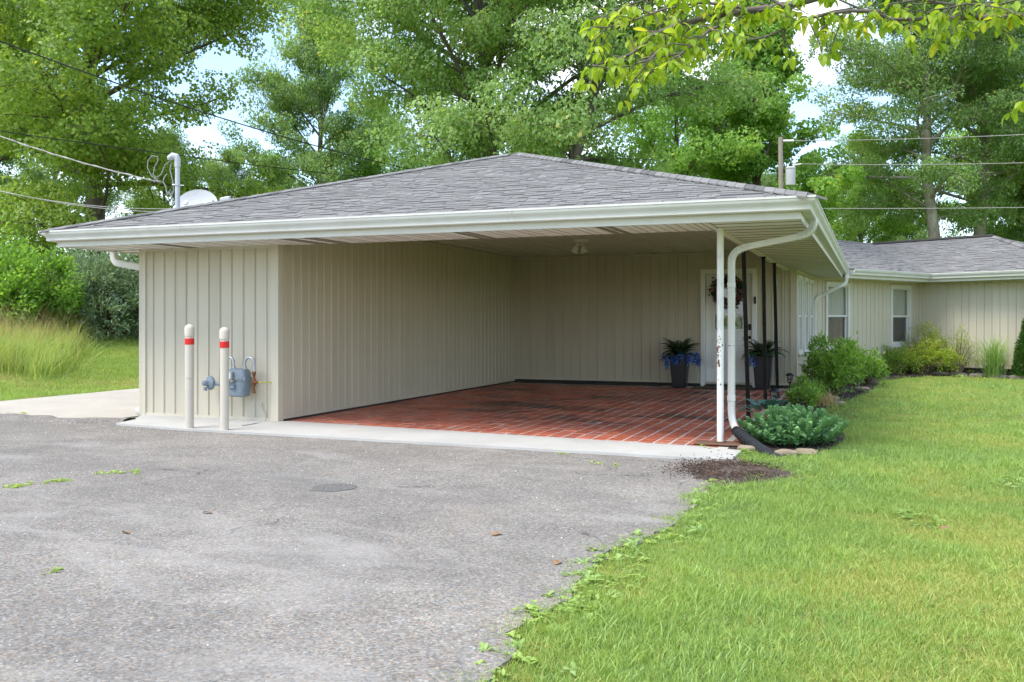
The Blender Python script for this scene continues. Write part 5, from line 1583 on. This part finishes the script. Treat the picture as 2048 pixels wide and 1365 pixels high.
shrub('ground_plant', (5.56,5.6,0), .16, .22, .34, 420, .05, .55, 'leaf_azalea', 56, 'small upright leafy plant close to the house corner', 'plant', 8, .7, lumps=5)
# clipped conifer
cf = thing('conifer', (9.75,12.95,0), 'narrow pointed green conifer at the end of the bed', 'conifer')
g = np.random.default_rng(61); n = 9000; hh = 1.62
zz = hh*(1-np.sqrt(g.random(n)))*.98+.02; az = g.uniform(0,6.283,n); rad = .40*(1-zz/hh)**.75*(.75+.3*g.random(n))*(1+.10*np.sin(az*5+zz*9))+.015
P = np.stack([9.75+rad*np.cos(az), 12.95+rad*np.sin(az), zz], 1)
D = np.stack([np.cos(az)*.6, np.sin(az)*.6, np.full(n,.9)], 1)+g.normal(0,.3,(n,3))
leaf_obj('foliage', [leaf_arrays(P, D, .07*g.uniform(.6,1.2,n), .32, g, tint=g.beta(2,2,n))], M['leaf_cedar'], cf)
obj('conifer_trunk', MB().tube([(9.75,12.95,-.05),(9.75,12.95,1.4)], [.04,.008], 7), M['bark'], cf)
# sedum: stems topped with rosettes of broad fleshy leaves
def broad_leaf(P, D, U, L, w, tint, V, F, Tt, curl=0.0):
    D = D/np.linalg.norm(D); S = np.cross(D, U); S /= max(1e-6, np.linalg.norm(S)); U = np.cross(S, D)
    i0 = len(V)
    rows = ((0,.10,0),(.25,.75,.05),(.55,1.0,.07),(.82,.70,.03),(1.0,.08,-.04))
    for (f, ww, up) in rows:
        c = P+D*L*f+U*L*(up-curl*f*f)
        V += [c-S*w*.5*ww+U*w*.10*ww, c-U*w*.03, c+S*w*.5*ww+U*w*.10*ww]; Tt += [tint*.9, min(1,tint*1.15+.05), tint*.9]
    for r_ in range(4):
        for k in range(2): F.append((i0+r_*3+k, i0+r_*3+k+1, i0+r_*3+k+4, i0+r_*3+k+3))
def sedum(loc, rx, ry, h, nst, seed, label):
    g = np.random.default_rng(seed); t = thing('sedum_plant', loc, label, 'plant')
    V, F, Tt = [], [], []; sm = MB()
    for k in range(nst):
        a = k*2.4; rr = math.sqrt((k+.5)/nst); c = np.array([rx*rr*math.cos(a)+g.normal(0,.02), ry*rr*math.sin(a)+g.normal(0,.02), 0])
        top = c*1.0+np.array([c[0]*.18, c[1]*.18, h*(1-.55*rr**2.2)*g.uniform(.85,1.1)])
        base = c*.75
        sm.tube([np.array(loc)+base, np.array(loc)+(base+top)/2, np.array(loc)+top], .006, 5)
        ax = (top-base)/np.linalg.norm(top-base)
        nt_ = 7
        for q in range(nt_):
            f = q/(nt_-1); p = np.array(loc)+base+(top-base)*(.18+.82*f)
            for sgn in (0, math.pi, math.pi/2, 1.5*math.pi)[:4 if f > .5 else 2]:
                az = q*1.2+k+sgn+g.normal(0,.15); el = R(5)+R(62)*f**1.5+g.normal(0,.1)
                D = np.array([math.cos(az)*math.cos(el), math.sin(az)*math.cos(el), math.sin(el)])+ax*.2
                ll = .105*(1-.42*f)*g.uniform(.85,1.15)
                broad_leaf(p, D, np.array([0,0,1.0])-D*.2, ll, ll*.74, np.clip(.25+.55*f+g.normal(0,.1),0,.87), V, F, Tt)
    me = np_mesh('leaves', np.array(V), np.array(F), np.array(Tt), M['leaf_sedum'])
    me.polygons.foreach_set('use_smooth', np.ones(len(me.polygons), dtype=bool))
    link('leaves', me, t); obj('stems', sm, M['leaf_sedum'], t)
sedum((5.86,0.30,0), .42, .60, .315, 64, 71, 'broad clump of fleshy green sedum at the bed corner')
ho = thing('hosta_plant', (5.52,1.05,0), 'blue-green hosta leaves poking out behind the sedum', 'plant')
V, F, Tt = [], [], []; g = np.random.default_rng(72)
for k in range(14):
    a = k*2.4; el = g.uniform(.5,1.1); D = np.array([math.cos(a)*math.cos(el), math.sin(a)*math.cos(el), math.sin(el)])
    broad_leaf(np.array([5.52,1.05,.12])+D*.16, D*np.array([1,1,.4]), np.array([0,0,1.]), .19, .125, g.uniform(.2,1), V, F, Tt)
link('leaves', np_mesh('leaves', np.array(V), np.array(F), np.array(Tt), M['leaf_hosta']), ho)
obj('stems', MB().tube([(5.52,1.05,-.01),(5.52,1.05,.12)], .015, 6), M['leaf_hosta'], ho)

# ------------------------------------------------------------------ dogwood limb over the lawn
dw = thing('dogwood_tree', tuple(at_depth(2560, HOR, 5.6)*1.0-Vector((0,0,EYE))), 'dogwood whose yellow-green leafy branches hang into the top of the view', 'tree')
root = at_depth(2560, HOR, 5.6)
fork = at_depth(2330, -260, 5.4)
wood = MB()
wood.tube([(root.x,root.y,-.05),(root.x-.03,root.y+.02,1.2),at_depth(2470,0,5.5),fork], [.10,.085,.07,.055], 10)
g = np.random.default_rng(81)
def bz(pts, d0, d1):
    n = len(pts); return [at_depth(u, v, d0+(d1-d0)*i/(n-1)) for i, (u, v) in enumerate(pts)]
mains = [
 (bz([(2330,-260),(2000,-130),(1760,-50),(1650,-10),(1569,14),(1495,22),(1422,35),(1364,47),(1305,70),(1264,108),(1223,123),(1190,131)], 5.4, 4.9), .034),
 (bz([(2330,-260),(2200,-60),(2120,20),(2048,34),(1960,36),(1870,37),(1790,40),(1720,18),(1660,-8)], 5.4, 5.3), .030),
 (bz([(1760,24),(1700,22),(1648,29),(1595,47),(1557,64),(1515,78),(1475,84)], 5.3, 5.0), .012),
 (bz([(1345,54),(1333,68),(1322,97),(1300,120),(1255,133),(1215,138)], 4.95, 4.75), .010),
 (bz([(1452,47),(1420,60),(1393,82),(1360,110),(1322,132),(1300,145)], 4.95, 4.7), .010),
 (bz([(1495,22),(1470,10),(1400,6),(1330,18),(1270,40),(1215,55),(1190,80)], 5.0, 5.2), .010),
 (bz([(1569,14),(1520,-15),(1450,-25),(1370,-20),(1290,0),(1230,20)], 5.0, 5.3), .010),
 (bz([(1960,36),(1910,10),(1840,0),(1780,8),(1740,40)], 5.3, 5.5), .010),
 (bz([(2048,34),(1990,12),(1930,8),(1880,20)], 5.3, 5.1), .009),
 (bz([(2330,-260),(2250,20),(2160,140),(2085,190),(2038,205)], 5.4, 5.2), .012),
 (bz([(1700,22),(1668,40),(1640,62)], 5.3, 5.2), .006),
 (bz([(2200,-60),(2130,-10),(2060,0),(2000,-5)], 5.4, 5.6), .012),
]
LP, LD, LT = [], [], []
for mi, (pts, r0) in enumerate(mains):
    n = len(pts); wood.tube(pts, list(np.linspace(r0, .0035, n)), 6, cap=False)
    lo = 3 if mi == 0 else (2 if mi in (1, 9) else 0)
    for i in range(lo, n-1):
        seg = pts[i+1]-pts[i]
        ntw = max(1, int(seg.length/(.034 if mi in (0,3,4,5,6) else .045)))
        for k in range(ntw):
            p = pts[i].lerp(pts[i+1], (k+g.random())/ntw)
            d = seg.normalized()*.6+Vector(g.normal(0,.75,3)); d.z = d.z*.6-.12; d.normalize()
            L = g.uniform(.04,.17); q = p+d*L; q2 = q+Vector((d.x,d.y,d.z-.35)).normalized()*L*.5
            wood.tube([p, q, q2], [.0045,.0032,.002], 4, cap=False)
            for (c, nn) in ((q, 2), (q2, 4), (p.lerp(q,.55), 1)):
                for z_ in range(nn):
                    a = g.uniform(0,6.283); dd = np.array([math.cos(a)*.75, math.sin(a)*.75, -.75+g.normal(0,.35)])
                    LP.append(np.array(c)); LD.append(dd); LT.append(np.clip(g.beta(2.2,2.2), 0, .93) if g.random() > .008 else 1.0)
    e = pts[-1]
    for z_ in range(5):
        a = g.uniform(0,6.283); LP.append(np.array(e)); LD.append(np.array([math.cos(a)*.6, math.sin(a)*.6, -.9])); LT.append(g.random()*.9)
V, F, Tt = [], [], []
for p, d, t_ in zip(LP, LD, LT):
    ll = g.uniform(.040,.084); d = d/np.linalg.norm(d); up = np.array([d[0]*.6+g.normal(0,.3), d[1]*.6+g.normal(0,.3), 1.0])
    broad_leaf(p+d*.012, d, up, ll, ll*g.uniform(.40,.60), t_, V, F, Tt, curl=g.normal(.10,.14))
dme = np_mesh('leaves', np.array(V), np.array(F), np.array(Tt), M['leaf_dogwood'])
dme.polygons.foreach_set('use_smooth', np.ones(len(dme.polygons), dtype=bool))
link('crown', dme, dw); obj('trunk', wood, M['bark'], dw, True)

# ================================================================== GRASS
hid = bpy.data.collections.new('grass_tufts')
def tuft(m, n, h, w, r, seed, lean=.5, name='tuft'):
    g = np.random.default_rng(seed); V, F, tt = [], [], []
    for k in range(n):
        az = g.uniform(0,6.283); b = np.array([g.normal(0,r), g.normal(0,r), -.01]); ll = h*g.uniform(.5,1.15); e = R(90)-abs(g.normal(0,lean)); fz = g.uniform(0,6.283)
        s_ = np.array([math.cos(fz), math.sin(fz), 0]); i0 = len(V); p = b; ns = 3; base = g.uniform(.1,.8)
        for i in range(ns+1):
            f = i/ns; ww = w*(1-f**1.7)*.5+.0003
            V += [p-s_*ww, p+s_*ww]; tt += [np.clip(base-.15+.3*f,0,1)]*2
            p = p+np.array([math.cos(az)*math.cos(e), math.sin(az)*math.cos(e), math.sin(e)])*ll/ns; e -= g.uniform(.1,.5)
        for i in range(ns): F.append((i0+2*i, i0+2*i+1, i0+2*i+3, i0+2*i+2))
    o = bpy.data.objects.new(name, np_mesh(name, np.array(V), np.array(F), np.array(tt), M[m]))
    return o
def scatter(name, pts, rots, scl, idx, coll, label=None):
    me = bpy.data.meshes.new(name); me.vertices.add(len(pts)); me.vertices.foreach_set('co', np.array(pts, dtype=np.float32).ravel())
    a = me.attributes.new('rot', 'FLOAT_VECTOR', 'POINT'); a.data.foreach_set('vector', np.array(rots, dtype=np.float32).ravel())
    a = me.attributes.new('scl', 'FLOAT', 'POINT'); a.data.foreach_set('value', np.array(scl, dtype=np.float32))
    a = me.attributes.new('idx', 'INT', 'POINT'); a.data.foreach_set('value', np.array(idx, dtype=np.int32))
    o = link(name, me)
    ng = bpy.data.node_groups.new(name+'_nodes', 'GeometryNodeTree')
    ng.interface.new_socket('Geometry', in_out='INPUT', socket_type='NodeSocketGeometry'); ng.interface.new_socket('Geometry', in_out='OUTPUT', socket_type='NodeSocketGeometry')
    gi, go = ng.nodes.new('NodeGroupInput'), ng.nodes.new('NodeGroupOutput')
    ip = ng.nodes.new('GeometryNodeInstanceOnPoints'); ci = ng.nodes.new('GeometryNodeCollectionInfo')
    ci.inputs['Collection'].default_value = coll; ci.inputs['Separate Children'].default_value = True; ci.inputs['Reset Children'].default_value = True
    ip.inputs['Pick Instance'].default_value = True
    def na(nm, ty):
        n_ = ng.nodes.new('GeometryNodeInputNamedAttribute'); n_.data_type = ty; n_.inputs['Name'].default_value = nm
        return [s for s in n_.outputs if s.enabled and s.name == 'Attribute'][0]
    ng.links.new(gi.outputs[0], ip.inputs['Points']); ng.links.new(ci.outputs[0], ip.inputs['Instance'])
    ng.links.new(na('idx','INT'), ip.inputs['Instance Index']); ng.links.new(na('rot','FLOAT_VECTOR'), ip.inputs['Rotation']); ng.links.new(na('scl','FLOAT'), ip.inputs['Scale'])
    ng.links.new(ip.outputs[0], go.inputs[0])
    md = o.modifiers.new('scatter', 'NODES'); md.node_group = ng
    return tag(o, label, None, None, 'stuff')
def coll(name, objs):
    c = bpy.data.collections.new(name)
    for i, o in enumerate(objs): o.name = '%s_%02d' % (name, i); c.objects.link(o)
    return c
lawn_set = coll('lawn_tuft', [tuft('grass_green',26,.055,.0036,.04,1,.7), tuft('grass_green',26,.062,.0038,.04,2,.75), tuft('grass_green',24,.05,.0036,.045,3,.9),
    tuft('grass_yellow',26,.045,.0036,.045,4,.9), tuft('grass_yellow',26,.052,.0036,.045,5,.75), tuft('grass_cool',24,.062,.0042,.04,6,.8), tuft('grass_straw',20,.04,.0030,.05,7,1.1), tuft('grass_green',12,.11,.005,.03,8,.5)])
def clover(seed, m):
    g = np.random.default_rng(seed); V, F, tt = [], [], []
    for k in range(9):
        c = np.array([g.normal(0,.035), g.normal(0,.035), g.uniform(.025,.05)]); a0 = g.uniform(0,6.28)
        for q in range(3):
            a = a0+q*2.094; broad_leaf(c, np.array([math.cos(a),math.sin(a),.12]), np.array([0,0,1.]), .018, .017, g.uniform(.3,.9), V, F, tt)
    return bpy.data.objects.new('clover', np_mesh('clover', np.array(V), np.array(F), np.array(tt), M[m]))
for q_, o_ in enumerate((clover(1,'grass_cool'), clover(2,'grass_green'))):
    o_.name = 'lawn_tuft_%02d' % (8+q_); lawn_set.objects.link(o_)
def vnoise(x, y, s, seed):
    """cheap smooth value noise, numpy"""
    x, y = np.asarray(x)*s, np.asarray(y)*s; xi, yi = np.floor(x).astype(int), np.floor(y).astype(int); xf, yf = x-xi, y-yi
    h = lambda a, b: np.abs(np.sin(a*127.1+b*311.7+seed*74.7)*43758.5453) % 1
    u, v = xf*xf*(3-2*xf), yf*yf*(3-2*yf)
    return (h(xi,yi)*(1-u)+h(xi+1,yi)*u)*(1-v)+(h(xi,yi+1)*(1-u)+h(xi+1,yi+1)*u)*v
def lawn_points(g, n, dmin, dmax):
    """random points on the lawn between two distances in front of the camera, a little wider than the view"""
    d = np.sqrt(g.uniform(dmin**2, dmax**2, n)); t = g.uniform(-.15, .64, n)
    r = t*d; return np.stack([CAMX+_c*r-_s*d, CAMY+_s*r+_c*d], 1)
g = np.random.default_rng(90)
pts, rots, scl, idx = [], [], [], []
for (n, d0, d1, sc) in ((38000, 2.4, 6.5, .82), (28000, 6.5, 11, 1.0), (18000, 11, 25, 1.35)):
    Q = lawn_points(g, n, d0, d1)
    pn = vnoise(Q[:,0], Q[:,1], .7, 1)*.55+vnoise(Q[:,0], Q[:,1], 2.3, 2)*.45; pn2 = vnoise(Q[:,0], Q[:,1], 1.3, 5)
    hn = vnoise(Q[:,0], Q[:,1], 3.1, 9)
    for k in range(n):
        x, y = Q[k]; ex = edge_x(y)+.05*math.sin(y*9)+.06*math.sin(y*23+1) if y < -1.25 else 5.5
        if x < ex-.03+.12*(g.random()-.5): continue
        if in_poly(x, y, BED): continue
        if y > 11 and (x-7.59)*(-.5)+(y-14.72)*(-.866) < .9: continue
        q = ((x-5.52)/.48)**2+((y+1.68)/.62)**2
        if q < 1 and g.random() > .06+.25*max(0,q-.6): continue
        if y < -1 and x-ex < .25 and g.random() < .45: continue
        v = pn[k]+g.normal(0,.13)
        i = (g.choice((3,4)) if v > .63 else (5 if v < .32 else g.choice((0,1,2,5))))
        if g.random() < .07+.16*(pn2[k] > .72): i = 6
        if g.random() < .02+.09*(hn[k] > .78): i = 7
        if pn2[k] < .20 and g.random() < .04: i = 8+int(g.integers(0,2))
        pts.append((x,y,-.03)); rots.append((g.normal(0,.12), g.normal(0,.12), g.uniform(0,6.283))); idx.append(i)
        scl.append(sc*g.uniform(.7,1.15)*(.75+.5*hn[k]))
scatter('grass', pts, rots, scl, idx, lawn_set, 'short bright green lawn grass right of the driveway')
# mown slope beyond the concrete pad
pts, rots, scl, idx = [], [], [], []
n = 22000
d = np.sqrt(g.uniform(12**2, 36**2, n)); t = g.uniform(-.66, -.30, n); X = CAMX+_c*t*d-_s*d; Y = CAMY+_s*t*d+_c*d
pn = vnoise(X, Y, .45, 3)*.6+vnoise(X, Y, 1.7, 4)*.4
for k in range(n):
    if X[k] > -5.62+.1*math.sin(Y[k]*6): continue
    v = pn[k]+g.normal(0,.12); i = g.choice((3,4)) if v > .58 else g.choice((0,1,2))
    if v > .74: i = 6
    pts.append((X[k],Y[k],ground_h(X[k],Y[k])-.03)); rots.append((0,0,g.uniform(0,6.283))); idx.append(i); scl.append(g.uniform(1.3,2.2))
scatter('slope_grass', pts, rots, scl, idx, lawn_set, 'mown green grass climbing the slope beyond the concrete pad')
# tall unmown grass on the bank
tall_set = coll('tall_tuft', [tuft('grass_straw',22,.95,.006,.32,21,.18), tuft('grass_straw',22,.80,.006,.32,22,.28), tuft('grass_green',34,.58,.011,.30,23,.45), tuft('grass_yellow',34,.62,.010,.30,24,.4), tuft('grass_cool',30,.52,.011,.30,25,.5)])
pts, rots, scl, idx = [], [], [], []
n = 9500
for k in range(n):
    u = g.uniform(-160, 300); d = g.uniform(16.5, 31)
    lim = 17.6+max(0,(u-85))*.13+.4*math.sin(u*.05)
    if u > 145: lim = 25.6
    if d < lim: continue
    p = at_depth(u, HOR, d)
    if p.x > -6.4: continue
    far_ = u > 165
    i = (g.choice((3,3,2,1)) if far_ else g.choice((0,1,0,2,2,3,4), p=(.05,.05,.03,.28,.20,.27,.12)))
    if not far_ and d < lim+1.4 and i in (0,) : i = 2
    pts.append((p.x,p.y,ground_h(p.x,p.y)-.05)); rots.append((g.normal(0,.08),g.normal(0,.08),g.uniform(0,6.283))); idx.append(int(i)); scl.append(g.uniform(.55,.95) if far_ else (g.uniform(.65,1.15) if i > 1 else g.uniform(.85,1.2)))
scatter('tall_grass', pts, rots, scl, idx, tall_set, 'tall unmown grass with straw seed heads on the bank')
# broad-leaved weeds creeping over the asphalt edge, and sprigs in cracks
def weed(seed, n, L, m):
    g = np.random.default_rng(seed); V, F, tt = [], [], []
    for k in range(n):
        a = g.uniform(0,6.283); el = g.uniform(.05,.7); D = np.array([math.cos(a)*math.cos(el), math.sin(a)*math.cos(el), math.sin(el)])
        broad_leaf(np.array([g.normal(0,.02),g.normal(0,.02),.004]), D, np.array([0,0,1.]), L*g.uniform(.6,1.2), L*.5, g.uniform(.2,.9), V, F, tt)
    return bpy.data.objects.new('weed', np_mesh('weed', np.array(V), np.array(F), np.array(tt), M[m]))
weed_set = coll('weed_tuft', [weed(1,8,.05,'grass_green'), weed(2,7,.06,'grass_cool'), weed(3,9,.045,'grass_green'), tuft('grass_yellow',14,.05,.004,.03,33,.9), tuft('grass_straw',14,.045,.003,.04,34,1.1), tuft('grass_green',12,.10,.005,.025,35,.7)])
pts, rots, scl, idx = [], [], [], []
for k in range(380):
    y = g.uniform(-7.2,-1.4); x = edge_x(y)+abs(g.normal(0,.13))*(1 if g.random() < .8 else -.35)
    if -2.4 < y and g.random() < .6: continue
    pts.append((x,y,-.022)); rots.append((0,0,g.uniform(0,6.283))); scl.append(g.uniform(.4,.85)); idx.append(int(g.choice((0,1,2,3,4,5), p=(.13,.13,.12,.22,.25,.15))))
for (u0, v0, u1, v1, n) in ((0,972,135,958,40),(200,944,245,942,10),(270,940,290,938,4),(112,1135,118,1136,2),(0,830,60,828,10),(1395,895,1425,893,10),(1480,885,1520,905,14),(1170,922,1260,930,6),(1085,905,1140,905,3)):
    for k in range(n):
        t = g.random(); u, v = u0+(u1-u0)*t+g.normal(0,3), v0+(v1-v0)*t+g.normal(0,2); d = FPX*EYE/(v-HOR); p = at_depth(u, v, d)
        pts.append((p.x,p.y,-.018 if v0 > 900 else .002)); rots.append((0,0,g.uniform(0,6.283))); scl.append(g.uniform(.35,.8)); idx.append(int(g.choice((0,2,3))))
scatter('weeds', pts, rots, scl, idx, weed_set, 'low weeds creeping along the broken driveway edge')
# loose stones, grit and mulch chips
def chip(seed, s, m):
    r = random.Random(seed); vs = [(r.uniform(.6,1)*x*s, r.uniform(.6,1)*y*s, r.uniform(.5,.9)*z*s) for x, y, z in ((1,0,0),(-1,0,0),(0,1,0),(0,-1,0),(0,0,1),(0,0,-1))]
    mb = MB().add(vs, [(0,2,4),(2,1,4),(1,3,4),(3,0,4),(2,0,5),(1,2,5),(3,1,5),(0,3,5)], r.random())
    return bpy.data.objects.new('chip', mb.mesh('chip', M[m]))
grit = coll('grit', [chip(1,.006,'pebble'), chip(2,.008,'pebble'), chip(3,.005,'asphalt'), chip(4,.007,'tan_stone'), chip(5,.011,'pebble')])
pts, rots, scl, idx = [], [], [], []
for k in range(1100):
    d = math.sqrt(g.uniform(3**2, 11.5**2)); t = g.uniform(-.58, .30); x, y = CAMX+_c*t*d-_s*d, CAMY+_s*t*d+_c*d
    if y > -1.1 or x > edge_x(y): continue
    pts.append((x,y,-.013)); rots.append(tuple(g.uniform(0,6.28,3))); scl.append(g.uniform(.3,1.0)*(1.5 if g.random() < .02 else 1)); idx.append(int(g.integers(0,5)))
for k in range(420):
    a = g.normal(0,.5,2); pts.append((-1.0+a[0]*1.0,-1.15+a[1]*.18,-.012)); rots.append(tuple(g.uniform(0,6.28,3))); scl.append(g.uniform(.3,.9)); idx.append(int(g.choice((3,3,2,0))))
scatter('gravel', pts, rots, scl, idx, grit, 'loose grit and small stones scattered over the driveway')
mchip = []
for q in range(4):
    r = random.Random(q); mb = MB().box(-.022,.022,-.006,.006,-.003,.003, RZ(r.uniform(-20,20)), r.random()); mchip.append(bpy.data.objects.new('mulch', mb.mesh('mulch', M['mulch' if q else 'wood_board'])))
mset = coll('mulch_chip', mchip)
pts, rots, scl, idx = [], [], [], []
for k in range(12500):
    if k < 7000:
        x, y = g.uniform(5.33,9.5), g.uniform(-.6,14)
        if not in_poly(x, y, BED): continue
        z = .004
    else:
        a = g.normal(0,.46,2); x, y, z = 5.50+a[0]*.42, -1.66+a[1]*.5, .010
    pts.append((x,y,z)); rots.append((g.normal(0,.5),g.normal(0,.5),g.uniform(0,6.28))); scl.append(g.uniform(.5,1.3) if k < 7000 else g.uniform(.12,.5)); idx.append(int(g.integers(0,4)))
scatter('mulch_chips', pts, rots, scl, idx, mset, 'dark bark mulch covering the flower bed and dirt patch')
# a few fallen leaves
for k, (u, v, lb) in enumerate(((983,1067,'curled brown leaf lying alone on the driveway'),(1120,1118,'pale fallen leaf on the asphalt close to the lawn edge'),(245,1060,'flat tan leaf on the left part of the driveway'),(405,1022,'small reddish leaf on the driveway beneath the bollards'),(1882,1073,'pale leaf lying in the lawn grass'))):
    d = FPX*EYE/(v-HOR); p = at_depth(u, v, d); V, F, tt = [], [], []
    a = g.uniform(0,6.28); broad_leaf(np.array([p.x,p.y,-.011 if k < 4 else .04]), np.array([math.cos(a),math.sin(a),.03]), np.array([.3,.2,1.]), .075, .04, .5, V, F, tt)
    tag(link('fallen_leaf', np_mesh('fallen_leaf', np.array(V), np.array(F), np.array(tt), M['dry_leaf'])), lb, 'leaf', 'fallen leaves')
